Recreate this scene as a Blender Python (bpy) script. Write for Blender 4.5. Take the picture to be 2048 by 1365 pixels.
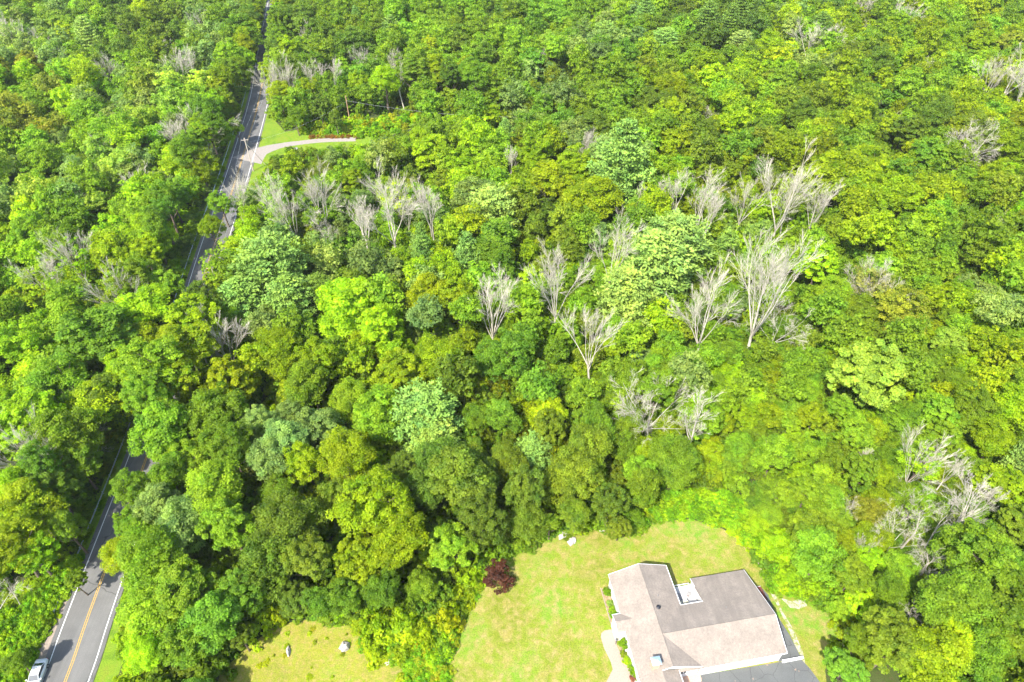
import bpy, math, random, zlib
import numpy as np
from math import radians as R, sin, cos, pi
# ------------------------------------------------------------------ camera, sky, sun, exposure
for o in list(bpy.data.objects): bpy.data.objects.remove(o)
S = bpy.context.scene
COL = S.collection
CAM_H, PITCH, F = 106.0, R(42.5), 1365.33
cam_d = bpy.data.cameras.new('camera'); cam = bpy.data.objects.new('camera', cam_d); COL.objects.link(cam)
cam_d.sensor_width = 36; cam_d.lens = 24; cam_d.clip_start = .5; cam_d.clip_end = 9000
cam.location = (0, 0, CAM_H); cam.rotation_euler = (R(90)-PITCH, 0, 0); S.camera = cam
SUN_EL, SHADOW_AZ = R(51), R(56)              # shadows run away from the camera and to its right
W = bpy.data.worlds.new('World'); S.world = W; W.use_nodes = True
nt = W.node_tree; bg = nt.nodes['Background']
sky = nt.nodes.new('ShaderNodeTexSky'); sky.sky_type = 'NISHITA'; sky.sun_disc = False
sky.sun_elevation = SUN_EL; sky.sun_rotation = R(90) - (SHADOW_AZ + pi); sky.air_density = 1.2; sky.dust_density = 1.6
nt.links.new(sky.outputs[0], bg.inputs[0]); bg.inputs[1].default_value = .15
sd = bpy.data.lights.new('sun', 'SUN'); sd.energy = 4.6; sd.angle = R(.53); sd.color = (1, .955, .87)
sun = bpy.data.objects.new('sun', sd); COL.objects.link(sun)
sdir = np.array([-cos(SHADOW_AZ)*cos(SUN_EL), -sin(SHADOW_AZ)*cos(SUN_EL), sin(SUN_EL)])
import mathutils
sun.rotation_euler = mathutils.Vector(sdir).to_track_quat('Z', 'Y').to_euler(); sun.location = (-60, -60, 160)
S.view_settings.view_transform = 'Standard'; S.view_settings.look = 'None'
S.view_settings.exposure = 1.24; S.view_settings.gamma = 1; S.view_settings.use_curve_mapping = False
S.render.engine = 'CYCLES'
cy = S.cycles; cy.max_bounces = 6; cy.diffuse_bounces = 4; cy.glossy_bounces = 2; cy.transmission_bounces = 3
cy.transparent_max_bounces = 4; cy.caustics_reflective = False; cy.caustics_refractive = False
cy.use_adaptive_sampling = True; cy.adaptive_threshold = .03

# ------------------------------------------------------------------ picture <-> place
def un(x, y, h=0.0):
    """where the sight line through photo pixel (x, y) meets height h"""
    u = (x-1024)/F; v = (y-682.5)/F
    d = (u, cos(PITCH)-v*sin(PITCH), -sin(PITCH)-v*cos(PITCH))
    t = (CAM_H-h)/-d[2]
    return np.array([d[0]*t, d[1]*t])
def proj(X, Y, Z):
    q = Z-CAM_H
    dep = Y*cos(PITCH)-q*sin(PITCH)
    return 1024+F*X/dep, 682.5-F*(Y*sin(PITCH)+q*cos(PITCH))/dep, dep
def inpoly(x, y, P):
    r = False; j = len(P)-1
    for i in range(len(P)):
        xi, yi = P[i]; xj, yj = P[j]
        if (yi > y) != (yj > y) and x < (xj-xi)*(y-yi)/(yj-yi)+xi: r = not r
        j = i
    return r

# ------------------------------------------------------------------ materials
def mat(name):
    m = bpy.data.materials.new(name); m.use_nodes = True
    t = m.node_tree; b = t.nodes['Principled BSDF']; b.inputs['Roughness'].default_value = .85
    b.inputs['Specular IOR Level'].default_value = .25
    return m, t, b
def N(t, kind, **kw):
    n = t.nodes.new(kind)
    for k, v in kw.items(): setattr(n, k, v)
    return n
def ramp(t, src, stops):
    r = N(t, 'ShaderNodeValToRGB'); e = r.color_ramp.elements
    while len(e) < len(stops): e.new(.5)
    for k, (p, c) in enumerate(stops):
        e[k].position = p; e[k].color = (*c, 1) if len(c) == 3 else c
    t.links.new(src, r.inputs[0]); return r.outputs[0]
def noise(t, scale, detail=4, rough=.55, coord=None, dist=0.0):
    n = N(t, 'ShaderNodeTexNoise'); n.inputs['Scale'].default_value = scale
    n.inputs['Detail'].default_value = detail; n.inputs['Roughness'].default_value = rough
    n.inputs['Distortion'].default_value = dist
    if coord is not None: t.links.new(coord, n.inputs['Vector'])
    return n.outputs[0]
def mixc(t, fac, a, b, mode='MIX'):
    m = N(t, 'ShaderNodeMix', data_type='RGBA', blend_type=mode)
    for s, v in ((m.inputs[0], fac), (m.inputs[6], a), (m.inputs[7], b)):
        if isinstance(v, (int, float)): s.default_value = v
        elif isinstance(v, tuple): s.default_value = (*v, 1)[:4]
        else: t.links.new(v, s)
    return m.outputs[2]
def geo(t): return N(t, 'ShaderNodeNewGeometry').outputs['Position']
def bump(t, b, h, strength=.4, dist=.05):
    n = N(t, 'ShaderNodeBump'); n.inputs['Strength'].default_value = strength; n.inputs['Distance'].default_value = dist
    t.links.new(h, n.inputs['Height']); t.links.new(n.outputs[0], b.inputs['Normal'])
def plain(name, c, rough=.8, var=.18, scale=2.0, spec=.25, metal=0.0, bs=0.0):
    m, t, b = mat(name); g = geo(t)
    f = noise(t, scale, 5, .6, g)
    col = ramp(t, f, [(.3, tuple(x*(1-var) for x in c)), (.7, tuple(min(1, x*(1+var)) for x in c))])
    t.links.new(col, b.inputs['Base Color']); b.inputs['Roughness'].default_value = rough
    b.inputs['Specular IOR Level'].default_value = spec; b.inputs['Metallic'].default_value = metal
    if bs: bump(t, b, noise(t, scale*8, 4, .6, g), bs, .03)
    return m
def leaf_mat(name, inst=False, needle=False):
    """leaf colour comes from the tree (object colour, or the instance's tint); leaves differ a little in tone"""
    m, t, b = mat(name)
    if inst:
        a = N(t, 'ShaderNodeAttribute', attribute_type='INSTANCER', attribute_name='tint'); base = a.outputs['Color']
    else:
        base = N(t, 'ShaderNodeObjectInfo').outputs['Color']
    v = N(t, 'ShaderNodeAttribute', attribute_name='leaf_tone').outputs['Fac']
    tone = ramp(t, v, [(0, (.52, .62, .60)), (.5, (1, 1, 1)), (1, (1.36, 1.36, 1.15))])
    c = mixc(t, 1.0, base, tone, 'MULTIPLY')
    hue = ramp(t, noise(t, .33, 4, .65, geo(t)), [(.30, (.76, .93, 1.1)), (.5, (1, 1, 1)), (.70, (1.16, 1.07, .85))])
    c = mixc(t, 1.0, c, hue, 'MULTIPLY')
    c2 = mixc(t, 1.0, c, (1.08, 1.18, .5) if not needle else (1.05, 1.05, .8), 'MULTIPLY')
    t.links.new(c, b.inputs['Base Color']); b.inputs['Roughness'].default_value = .55 if not needle else .65
    b.inputs['Specular IOR Level'].default_value = .16
    tr = N(t, 'ShaderNodeBsdfTranslucent'); t.links.new(c2, tr.inputs[0])
    mx = N(t, 'ShaderNodeMixShader'); mx.inputs[0].default_value = .5 if not needle else .2
    t.links.new(b.outputs[0], mx.inputs[1]); t.links.new(tr.outputs[0], mx.inputs[2])
    t.links.new(mx.outputs[0], t.nodes['Material Output'].inputs[0])
    return m
M = {}
M['leaf'] = leaf_mat('leaf'); M['needle'] = leaf_mat('needle', needle=True); M['leaf_i'] = leaf_mat('leaf_scatter', True)
M['bark'] = plain('bark', (.16, .125, .095), .95, .4, 3, .1, bs=.6)
M['dead'] = plain('weathered_wood', (.47, .43, .35), .85, .25, 2.5, .15)
M['dead_dark'] = plain('grey_wood', (.33, .31, .28), .9, .3, 2.5, .15)
M['wood_pole'] = plain('pole_wood', (.50, .43, .35), .85, .2, 3, .2)
M['pole_brown'] = plain('pole_brown_wood', (.42, .26, .16), .85, .2, 3, .2)
M['wire'] = plain('wire', (.42, .44, .46), .5, .05, 1, .5)
M['white'] = plain('white_siding', (.72, .71, .68), .55, .05, 6, .3)
M['trim'] = plain('white_trim', (.80, .79, .77), .5, .03, 6, .4)
M['cream'] = plain('cream_panel', (.62, .60, .47), .6, .08, 4, .3)
M['deck'] = plain('deck_boards', (.5, .49, .47), .6, .1, 5, .3)
M['brick'] = plain('peach_brick', (.52, .34, .25), .85, .15, 9, .2)
M['path'] = plain('pale_paving', (.32, .255, .205), .85, .12, 5, .2, bs=.3)
M['lane'] = plain('worn_lane', (.27, .24, .215), .9, .15, 2.5, .2, bs=.3)
M['rock'] = plain('rock', (.36, .34, .32), .9, .35, 1.6, .2, bs=.8)
M['palerock'] = plain('pale_rock', (.42, .385, .35), .9, .25, 2.2, .2, bs=.8)
M['gravel'] = plain('crushed_stone', (.36, .33, .27), .95, .3, 14, .1, bs=.9)
def gravel_mix():
    m, t, b = mat('crushed_stone_in_grass'); g = geo(t)
    k = ramp(t, noise(t, 1.6, 5, .7, g), [(.42, (0, 0, 0)), (.56, (1, 1, 1))])
    s = ramp(t, noise(t, 12, 4, .7, g), [(.3, (.26, .235, .19)), (.7, (.48, .44, .37))])
    t.links.new(mixc(t, k, (.19, .22, .03), s), b.inputs['Base Color']); bump(t, b, noise(t, 12, 4, .7, g), .8, .04); return m
M['gravel'] = gravel_mix()
M['steel'] = plain('galvanised_steel', (.42, .47, .48), .45, .1, 1.5, .5, .55)
M['black'] = plain('black_plastic', (.02, .02, .025), .4, .1, 3, .5)
M['grey'] = plain('grey_fabric', (.28, .27, .26), .85, .15, 5)
M['carpaint'] = plain('white_car_paint', (.76, .77, .78), .18, .02, 1, .6)
M['glass'] = plain('dark_glass', (.035, .05, .065), .06, .1, 1, .9)
M['bluecap'] = plain('pale_metal_cap', (.42, .56, .66), .3, .08, 2, .6, .3)
M['tyre'] = plain('tyre', (.02, .02, .02), .8, .1, 3)
M['chrome'] = plain('wheel_metal', (.5, .5, .5), .3, .05, 3, .6, .8)
M['redlight'] = plain('red_lens', (.35, .02, .02), .2, .05, 3, .6)
M['rust'] = plain('red_brown_tarp', (.17, .055, .045), .7, .25, 3)
M['yellowpaint'] = plain('yellow_line_paint', (.50, .30, .05), .7, .15, 3)
M['whitepaint'] = plain('white_line_paint', (.68, .68, .66), .7, .12, 3)
M['mulch'] = plain('mulch', (.30, .22, .12), .95, .35, 3, .1, bs=.6)

def asphalt(name, c, patches=False):
    m, t, b = mat(name); g = geo(t)
    big = noise(t, .25, 4, .6, g); fine = noise(t, 9, 3, .7, g)
    c0 = ramp(t, big, [(.3, tuple(x*.86 for x in c)), (.7, tuple(x*1.13 for x in c))])
    c1 = mixc(t, .22, c0, ramp(t, fine, [(.35, (.06, .06, .06)), (.7, (.4, .4, .4))]), 'OVERLAY')
    # sealed cracks: thin dark wandering lines
    w = N(t, 'ShaderNodeTexVoronoi', feature='DISTANCE_TO_EDGE'); w.inputs['Scale'].default_value = .16 if not patches else .3
    d = N(t, 'ShaderNodeVectorMath', operation='ADD'); nn = N(t, 'ShaderNodeTexNoise'); nn.inputs['Scale'].default_value = .5
    t.links.new(g, nn.inputs['Vector']); t.links.new(g, d.inputs[0]); t.links.new(nn.outputs['Color'], d.inputs[1])
    sc = N(t, 'ShaderNodeVectorMath', operation='MULTIPLY'); sc.inputs[1].default_value = (1, .35 if not patches else 1, 1)
    t.links.new(d.outputs[0], sc.inputs[0]); t.links.new(sc.outputs[0], w.inputs['Vector'])
    cr = ramp(t, w.outputs['Distance'], [(.0, (.45, .45, .45)), (.006 if not patches else .012, (1, 1, 1))])
    c2 = mixc(t, 1.0, c1, cr, 'MULTIPLY')
    if not patches:                              # polished wheel tracks and old repairs, stretched along the road
        mp = N(t, 'ShaderNodeMapping'); mp.inputs['Rotation'].default_value = (0, 0, R(-3.5)); mp.inputs['Scale'].default_value = (.75, .012, 1); t.links.new(g, mp.inputs[0])
        c2 = mixc(t, .55, c2, ramp(t, noise(t, 1, 3, .6, mp.outputs[0]), [(.35, (.40, .40, .40)), (.65, (.60, .595, .585))]), 'OVERLAY')
    if patches:
        p = noise(t, .55, 3, .5, g)
        k = ramp(t, p, [(.66, (0, 0, 0)), (.70, (1, 1, 1))])
        c2 = mixc(t, k, c2, (.27, .20, .15))
    t.links.new(c2, b.inputs['Base Color']); bump(t, b, fine, .25, .02)
    return m
M['road'] = asphalt('road_asphalt', (.150, .147, .141))
M['drive'] = asphalt('driveway_asphalt', (.125, .13, .128), True)

def grass_mat(name, greens, dry, k0, k1, sc=.11):
    m, t, b = mat(name); g = geo(t)
    a = noise(t, sc, 6, .62, g, .6); c = noise(t, sc*6, 6, .7, g, .3); fine = noise(t, 5, 6, .85, g)
    base = ramp(t, a, [(.34, greens[0]), (.5, greens[1]), (.64, greens[2])])
    k = ramp(t, c, [(k0, (0, 0, 0)), (k1, (1, 1, 1))])
    d = ramp(t, noise(t, .9, 5, .7, g), [(.35, dry[0]), (.65, dry[1])])
    kk = N(t, 'ShaderNodeMath', operation='MULTIPLY'); kk.inputs[1].default_value = .85
    t.links.new(k, kk.inputs[0])
    col = mixc(t, kk.outputs[0], base, d)
    col = mixc(t, .7, col, ramp(t, fine, [(.3, (.10, .12, .10)), (.72, (.88, .86, .8))]), 'OVERLAY')
    t.links.new(col, b.inputs['Base Color']); b.inputs['Roughness'].default_value = .95
    bump(t, b, fine, .7, .12)
    return m
M['lawn'] = grass_mat('mown_grass', [(.16, .19, .016), (.18, .235, .018), (.13, .26, .018)], [(.25, .215, .045), (.36, .27, .12)], .42, .62)
M['meadow'] = grass_mat('dry_meadow_grass', [(.17, .21, .018), (.24, .25, .024), (.19, .26, .020)], [(.29, .23, .055), (.36, .25, .12)], .44, .66, .22)
M['verge'] = grass_mat('verge_grass', [(.10, .18, .012), (.15, .24, .014), (.17, .22, .018)], [(.22, .22, .04), (.26, .21, .08)], .56, .8, .3)
M['floor'] = grass_mat('forest_floor', [(.035, .055, .012), (.05, .075, .015), (.06, .08, .02)], [(.07, .055, .03), (.10, .07, .04)], .5, .7, .2)
M['shoulder'] = plain('dusty_shoulder', (.27, .22, .18), .95, .25, 3, .1, bs=.5)

def shingles(name, c, streaks):
    m, t, b = mat(name); g = geo(t)
    f = noise(t, 3.2, 6, .7, g); big = noise(t, .45, 4, .6, g)
    col = ramp(t, f, [(.3, tuple(x*.80 for x in c)), (.7, tuple(min(1, x*1.16) for x in c))])
    col = mixc(t, .5, col, ramp(t, big, [(.35, (.37, .37, .37)), (.65, (.60, .59, .58))]), 'OVERLAY')
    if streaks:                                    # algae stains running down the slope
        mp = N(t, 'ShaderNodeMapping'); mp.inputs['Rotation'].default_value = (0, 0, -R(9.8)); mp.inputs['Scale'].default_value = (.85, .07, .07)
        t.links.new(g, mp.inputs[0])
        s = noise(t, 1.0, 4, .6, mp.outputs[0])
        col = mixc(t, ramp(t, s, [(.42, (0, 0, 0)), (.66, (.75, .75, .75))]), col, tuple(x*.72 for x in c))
    t.links.new(col, b.inputs['Base Color']); b.inputs['Roughness'].default_value = .95
    # courses
    wv = N(t, 'ShaderNodeTexBrick'); wv.inputs['Scale'].default_value = 3.2
    bump(t, b, f, .3, .02)
    return m
M['shingle'] = shingles('roof_shingles', (.25, .212, .178), False)
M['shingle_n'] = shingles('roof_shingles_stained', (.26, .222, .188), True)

# ------------------------------------------------------------------ mesh helpers
def link(o, parent=None):
    COL.objects.link(o)
    if parent is not None: o.parent = parent
    return o
def mesh(name, V, Fc, m=None, smooth=False, mats=None, mi=None):
    me = bpy.data.meshes.new(name); me.from_pydata([tuple(map(float, v)) for v in V], [], [tuple(map(int, f)) for f in Fc])
    for q in (mats or ([m] if m else [])): me.materials.append(q)
    if mi is not None: me.polygons.foreach_set('material_index', mi)
    if smooth: me.polygons.foreach_set('use_smooth', [True]*len(me.polygons))
    me.update(); return me
def obj(name, me, parent=None, loc=(0, 0, 0), rot=(0, 0, 0), scale=(1, 1, 1)):
    o = bpy.data.objects.new(name, me); o.location = loc; o.rotation_euler = rot; o.scale = scale
    return link(o, parent)
def tag(o, label, cat, group=None):
    o['label'] = label; o['category'] = cat
    if group: o['group'] = group
    return o
def thing(name, label, cat, loc=(0, 0, 0), rz=0, group=None):
    o = bpy.data.objects.new(name, None); o.location = loc; o.rotation_euler = (0, 0, rz); o.empty_display_size = .3
    link(o); return tag(o, label, cat, group)
def struct(o): o['kind'] = 'structure'; return o
def stuff(o, label=None, cat=None):
    o['kind'] = 'stuff'
    if label: o['label'] = label
    if cat: o['category'] = cat
    return o
class MB:
    def __init__(s): s.v = []; s.f = []
    def quad(s, *p):
        k = len(s.v); s.v += [tuple(q) for q in p]; s.f.append(tuple(range(k, k+len(p)))); return s
    def box(s, x0, x1, y0, y1, z0, z1, tf=None):
        k = len(s.v)
        P = [(x, y, z) for z in (z0, z1) for x, y in ((x0, y0), (x1, y0), (x1, y1), (x0, y1))]
        s.v += [tf(*p) for p in P] if tf else P
        s.f += [tuple(k+i for i in q) for q in ((3, 2, 1, 0), (4, 5, 6, 7), (0, 1, 5, 4), (1, 2, 6, 5), (2, 3, 7, 6), (3, 0, 4, 7))]
        return s
    def tube(s, pts, rad, n=5, cap=True):
        pts = np.asarray(pts, float); k0 = len(s.v); m = len(pts)
        for i in range(m):
            d = pts[min(i+1, m-1)]-pts[max(i-1, 0)]; d /= np.linalg.norm(d)+1e-9
            a = np.cross(d, (0, 0, 1.) if abs(d[2]) < .9 else (1., 0, 0)); a /= np.linalg.norm(a); b = np.cross(d, a)
            for j in range(n):
                w = 2*pi*j/n; s.v.append(tuple(pts[i]+rad[i]*(a*cos(w)+b*sin(w))))
        for i in range(m-1):
            for j in range(n):
                s.f.append((k0+i*n+j, k0+(i+1)*n+j, k0+(i+1)*n+(j+1) % n, k0+i*n+(j+1) % n))
        if cap: s.f.append(tuple(k0+j for j in range(n))); s.f.append(tuple(k0+(m-1)*n+n-1-j for j in range(n)))
        return s
    def mesh(s, name, m, smooth=False): return mesh(name, s.v, s.f, m, smooth)
def sheet(name, pts, z, m, n_label=None):
    """flat polygon on the ground"""
    me = mesh(name, [(p[0], p[1], z) for p in pts], [tuple(range(len(pts)))], m)
    if me.polygons[0].normal.z < 0: me.flip_normals()
    return obj(name, me)
def smooth_line(P, n=6):
    P = np.asarray(P, float); Q = []
    for i in range(len(P)-1):
        p0, p1, p2, p3 = P[max(i-1, 0)], P[i], P[i+1], P[min(i+2, len(P)-1)]
        for k in range(n):
            t = k/n
            Q.append(.5*((2*p1)+(p2-p0)*t+(2*p0-5*p1+4*p2-p3)*t*t+(3*p1-p0-3*p2+p3)*t**3))
    Q.append(P[-1]); return np.array(Q)
def offs(L, d):
    T = np.gradient(L, axis=0); T /= np.linalg.norm(T, axis=1)[:, None]
    return L+np.stack([T[:, 1], -T[:, 0]], 1)*d      # d > 0 : to the right of travel
def strip(name, L, d0, d1, z, m):
    a, b = offs(L, d0), offs(L, d1); n = len(L)
    V = [(p[0], p[1], z) for p in a]+[(p[0], p[1], z) for p in b]
    me = mesh(name, V, [(i, n+i, n+i+1, i+1) for i in range(n-1)], m)
    if me.polygons[0].normal.z < 0: me.flip_normals()
    return obj(name, me)

# ------------------------------------------------------------------ ground, road, paths
G = 3000
gm = mesh('ground', [(-G, -G, 0), (G, -G, 0), (G, G+1500, 0), (-G, G+1500, 0)], [(0, 1, 2, 3)], M['floor'])
struct(obj('ground', gm))
roadpx = [(181, 1220), (194, 1189), (298, 901), (357, 720), (388, 625), (429, 488), (477, 342), (519, 195), (533, 100), (550, 5)]
RC = [np.array((-65.2, 18.)), np.array((-66.5, 40.6))]+[un(*p) for p in roadpx if p != (194, 1189)]
RC += [RC[-1]+(RC[-1]-RC[-2])*.9]
ROAD = smooth_line(RC, 8)
pav = []
def strip_struct(*a): return struct(strip(*a))
strip_struct('verge_right', ROAD, 4.3, 7.6, .004, M['verge'])
strip_struct('shoulder_left', ROAD[:18], -6.0, -4.2, .004, M['shoulder'])
strip_struct('verge_left', ROAD[17:], -6.4, -4.1, .004, M['verge'])
road = strip_struct('road', ROAD, -4.3, 4.15, .012, M['road'])
for nm, d0, d1, mm in (('edge_line', -3.52, -3.38, 'whitepaint'), ('edge_line', 3.38, 3.52, 'whitepaint'),
                       ('centre_line', -.20, -.09, 'yellowpaint'), ('centre_line', .09, .20, 'yellowpaint')):
    o = strip(nm, ROAD, d0, d1, .018, M[mm]); o.parent = road
def road_dist(x, y):
    d = np.hypot(ROAD[:, 0]-x, ROAD[:, 1]-y); i = int(d.argmin())
    j = min(max(i, 1), len(ROAD)-2); T = ROAD[j+1]-ROAD[j-1]; T = T/np.hypot(*T)
    q = np.array((x, y))-ROAD[j]
    return T[1]*q[0]-T[0]*q[1]                     # + right
POLY = dict(
 lawn=[(893, 1420), (893, 1330), (897, 1290), (930, 1215), (962, 1152), (985, 1128), (1030, 1098), (1075, 1082), (1115, 1070), (1200, 1058), (1280, 1062), (1292, 1046), (1380, 1038), (1445, 1058), (1500, 1090), (1520, 1130), (1545, 1180), (1585, 1193), (1615, 1190), (1660, 1222), (1680, 1245), (1668, 1300), (1650, 1340), (1660, 1420)],
 meadow=[(425, 1420), (440, 1345), (495, 1295), (545, 1257), (600, 1240), (700, 1240), (722, 1262), (745, 1310), (800, 1322), (822, 1290), (838, 1300), (815, 1420)],
 clearing=[(520, 345), (512, 322), (545, 300), (514, 277), (525, 235), (536, 205), (548, 240), (570, 264), (650, 252), (740, 240), (840, 235), (845, 250), (790, 268), (745, 292), (700, 300), (600, 306), (560, 325), (535, 345)],
)
def gpoly(k): return [tuple(un(x, y)) for x, y in POLY[k]]
struct(sheet('lawn', gpoly('lawn'), .02, M['lawn']))
struct(sheet('meadow', gpoly('meadow'), .02, M['meadow']))
struct(sheet('roadside_clearing', gpoly('clearing'), .008, M['verge']))
def rib(name, px, wds, z, m, n=6):
    L = smooth_line([un(*p) for p in px], n); w = np.interp(np.linspace(0, 1, len(L)), np.linspace(0, 1, len(wds)), wds)
    T = np.gradient(L, axis=0); T /= np.linalg.norm(T, axis=1)[:, None]; Nn = np.stack([T[:, 1], -T[:, 0]], 1)
    a = L-Nn*w[:, None]/2; b = L+Nn*w[:, None]/2; k = len(L)
    me = mesh(name, [(p[0], p[1], z) for p in a]+[(p[0], p[1], z) for p in b], [(i, k+i, k+i+1, i+1) for i in range(k-1)], m)
    if me.polygons[0].normal.z < 0: me.flip_normals()
    return struct(obj(name, me))
rib('side_lane', [(492, 322), (520, 304), (560, 292), (600, 286), (650, 281), (712, 279)], [12, 6.5, 3.6, 3.0, 3.0, 3.0], .016, M['lane'])
rib('gravel_strip', [(1512, 1118), (1530, 1155), (1546, 1188), (1562, 1222), (1583, 1262), (1600, 1305), (1607, 1330)], [.15, .25, .7, .35, .75, .85, .5], .028, M['gravel'])
struct(sheet('gravel_patch', [un(*p) for p in [(1562, 1197), (1585, 1203), (1600, 1199), (1606, 1188), (1616, 1195), (1614, 1212), (1600, 1219), (1580, 1216)]], .030, M['gravel']))
# ------------------------------------------------------------------ the house
HA = R(9.8); HO = np.array([15.58, 55.99])
def hp(a, b, z): return (HO[0]+a*cos(HA)+b*sin(HA), HO[1]+a*sin(HA)-b*cos(HA), z)
house = thing('house', 'large pale-roofed white house with two wings on the mown lawn', 'house')
def part(name, mb, m, parent=house, label=None, smooth=False):
    o = obj(name, mb.mesh(name, M[m] if isinstance(m, str) else m, smooth), parent)
    if label: o['label'] = label
    return o
K = .40
def slab(a0, b0, z0, a1, b1, z1, a2, b2, z2, a3, b3, z3, th=.16):
    m = MB(); P = [(a0, b0, z0), (a1, b1, z1), (a2, b2, z2), (a3, b3, z3)]
    top = [hp(*p) for p in P]; bot = [hp(p[0], p[1], p[2]-th) for p in P]
    m.quad(*top); m.quad(*bot[::-1])
    for i in range(4):
        j = (i+1) % 4; m.quad(top[i], bot[i], bot[j], top[j])
    return m
RH = 5.25
# roof slopes
part('roof_slope', slab(4.88, 0, RH, 0, 0, RH-K*4.88, 0, 16.3, RH-K*4.88, 4.88, 16.3, RH), 'shingle')
part('roof_slope', slab(4.88, 0, RH, 4.88, 16.3, RH, 9.76, 16.3, RH-K*4.88, 9.76, 0, RH-K*4.88), 'shingle')
part('roof_slope', slab(4.9, 11.55, RH-.004, 4.9, 16.55, RH-K*5-.004, 22.85, 16.55, RH-K*5-.004, 22.85, 11.55, RH-.004), 'shingle')
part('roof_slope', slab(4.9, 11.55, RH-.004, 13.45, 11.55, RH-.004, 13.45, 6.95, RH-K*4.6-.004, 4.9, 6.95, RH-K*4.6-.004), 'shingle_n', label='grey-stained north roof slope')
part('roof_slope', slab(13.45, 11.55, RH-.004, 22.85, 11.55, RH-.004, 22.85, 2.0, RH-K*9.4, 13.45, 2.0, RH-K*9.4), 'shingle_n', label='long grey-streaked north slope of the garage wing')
# small cross gable over the west entry, and the lower roof running south
part('roof_slope', slab(-1.25, 8.0, 3.98, -1.25, 6.6, 3.32, .4, 6.6, 3.32, 1.5, 8.0, 3.98), 'shingle')
part('roof_slope', slab(-1.25, 8.0, 3.98, 1.5, 8.0, 3.98, .4, 9.45, 3.30, -1.25, 9.45, 3.30), 'shingle')
part('roof_slope', slab(3.3, 16.32, RH-.63, 0, 16.32, 3.30, 0, 22, 3.30, 3.3, 22, RH-.63), 'shingle')
part('roof_slope', slab(3.3, 16.32, RH-.63, 3.3, 22, RH-.63, 6.0, 22, 3.58, 6.0, 16.32, 3.58), 'shingle')
# ridge caps
for (a0, b0, a1, b1, z) in ((4.88, 0, 4.88, 16.3, RH), (5.0, 11.55, 22.85, 11.55, RH)):
    m = MB(); w = .14
    if a0 == a1:
        m.quad(hp(a0-w, b0, z-.04), hp(a0-w, b1, z-.04), hp(a0, b1, z+.05), hp(a0, b0, z+.05)).quad(hp(a0, b0, z+.05), hp(a0, b1, z+.05), hp(a0+w, b1, z-.04), hp(a0+w, b0, z-.04))
    else:
        m.quad(hp(a0, b0-w, z-.04), hp(a0, b0, z+.05), hp(a1, b0, z+.05), hp(a1, b0-w, z-.04)).quad(hp(a0, b0, z+.05), hp(a0, b0+w, z-.04), hp(a1, b0+w, z-.04), hp(a1, b0, z+.05))
    part('ridge_cap', m, 'shingle')
# fascia / gutters (white edge all round)
def fascia(a0, b0, a1, b1, z0, z1, out=.04, h=.13):
    m = MB(); d = np.array([a1-a0, b1-b0], float); L = np.hypot(*d); n = np.array([d[1], -d[0]])/L*out
    m.quad(hp(a0, b0, z0+.01), hp(a1, b1, z1+.01), hp(a1+n[0], b1+n[1], z1+.01), hp(a0+n[0], b0+n[1], z0+.01))
    m.quad(hp(a0+n[0], b0+n[1], z0+.01), hp(a1+n[0], b1+n[1], z1+.01), hp(a1+n[0], b1+n[1], z1-h), hp(a0+n[0], b0+n[1], z0-h))
    part('fascia', m, 'trim')
EV = RH-K*4.88
fascia(0, 6.6, 0, 0, EV, EV, -.10); fascia(0, 16.3, 0, 9.45, EV, EV, -.10); fascia(0, 22, 0, 16.35, EV, EV, -.10)
fascia(0, 0, 4.88, 0, EV, RH, .07); fascia(4.88, 0, 9.76, 0, RH, EV, .07); fascia(9.76, 0, 9.76, 6.9, EV, EV, .1)
fascia(9.9, 6.95, 13.45, 6.95, RH-K*4.6, RH-K*4.6, .1); fascia(13.45, 6.95, 13.45, 2.0, RH-K*4.6, RH-K*9.4, -.09)
fascia(22.85, 11.55, 22.85, 16.55, RH, RH-K*5, .06); fascia(22.85, 16.6, 9.8, 16.6, RH-K*5, RH-K*5, .1); fascia(22.85, 2, 22.85, 11.55, RH-K*9.4, RH, .05)
fascia(4.88, 16.34, 9.76, 16.34, RH, EV, -.08); fascia(3.3, 16.34, 4.88, 16.34, RH-.63, RH, -.08)
fascia(6.0, 22, 6.0, 16.36, 3.58, 3.58, -.1); fascia(-1.25, 6.6, .3, 6.6, 3.32, 3.32, .08); fascia(-1.25, 8, -1.25, 6.6, 3.98, 3.32, -.08); fascia(-1.25, 9.45, -1.25, 8, 3.30, 3.98, -.08)
fascia(.3, 9.45, -1.25, 9.45, 3.3, 3.3, .08)
# walls
def wall(a0, b0, a1, b1, z1, z1b=None, peak=None, m='white', z0=0):
    z1b = z1 if z1b is None else z1b
    P = [hp(a0, b0, z0), hp(a1, b1, z0), hp(a1, b1, z1b)]
    if peak: P.append(hp(*peak))
    P.append(hp(a0, b0, z1))
    mb = MB(); mb.quad(*P)
    d = np.array([a1-a0, b1-b0], float); n = np.array([-d[1], d[0]])/np.hypot(*d)*.18
    n3 = np.array(hp(n[0], n[1], 0))-np.array(hp(0, 0, 0))
    mb.quad(*[tuple(np.array(p)+n3) for p in P][::-1])
    return part('wall', mb, m)
wall(.45, .3, .45, 16.1, 3.3); wall(.45, .3, 9.3, .3, 3.3, 3.3, (4.88, .3, RH-.2)); wall(9.3, .3, 9.3, 7.3, 3.3)
wall(-.95, 6.8, -.95, 9.25, 3.2, 3.2, (-.95, 8, 3.8)); wall(-.95, 6.8, .45, 6.8, 3.2); wall(.45, 9.25, -.95, 9.25, 3.15)
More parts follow.
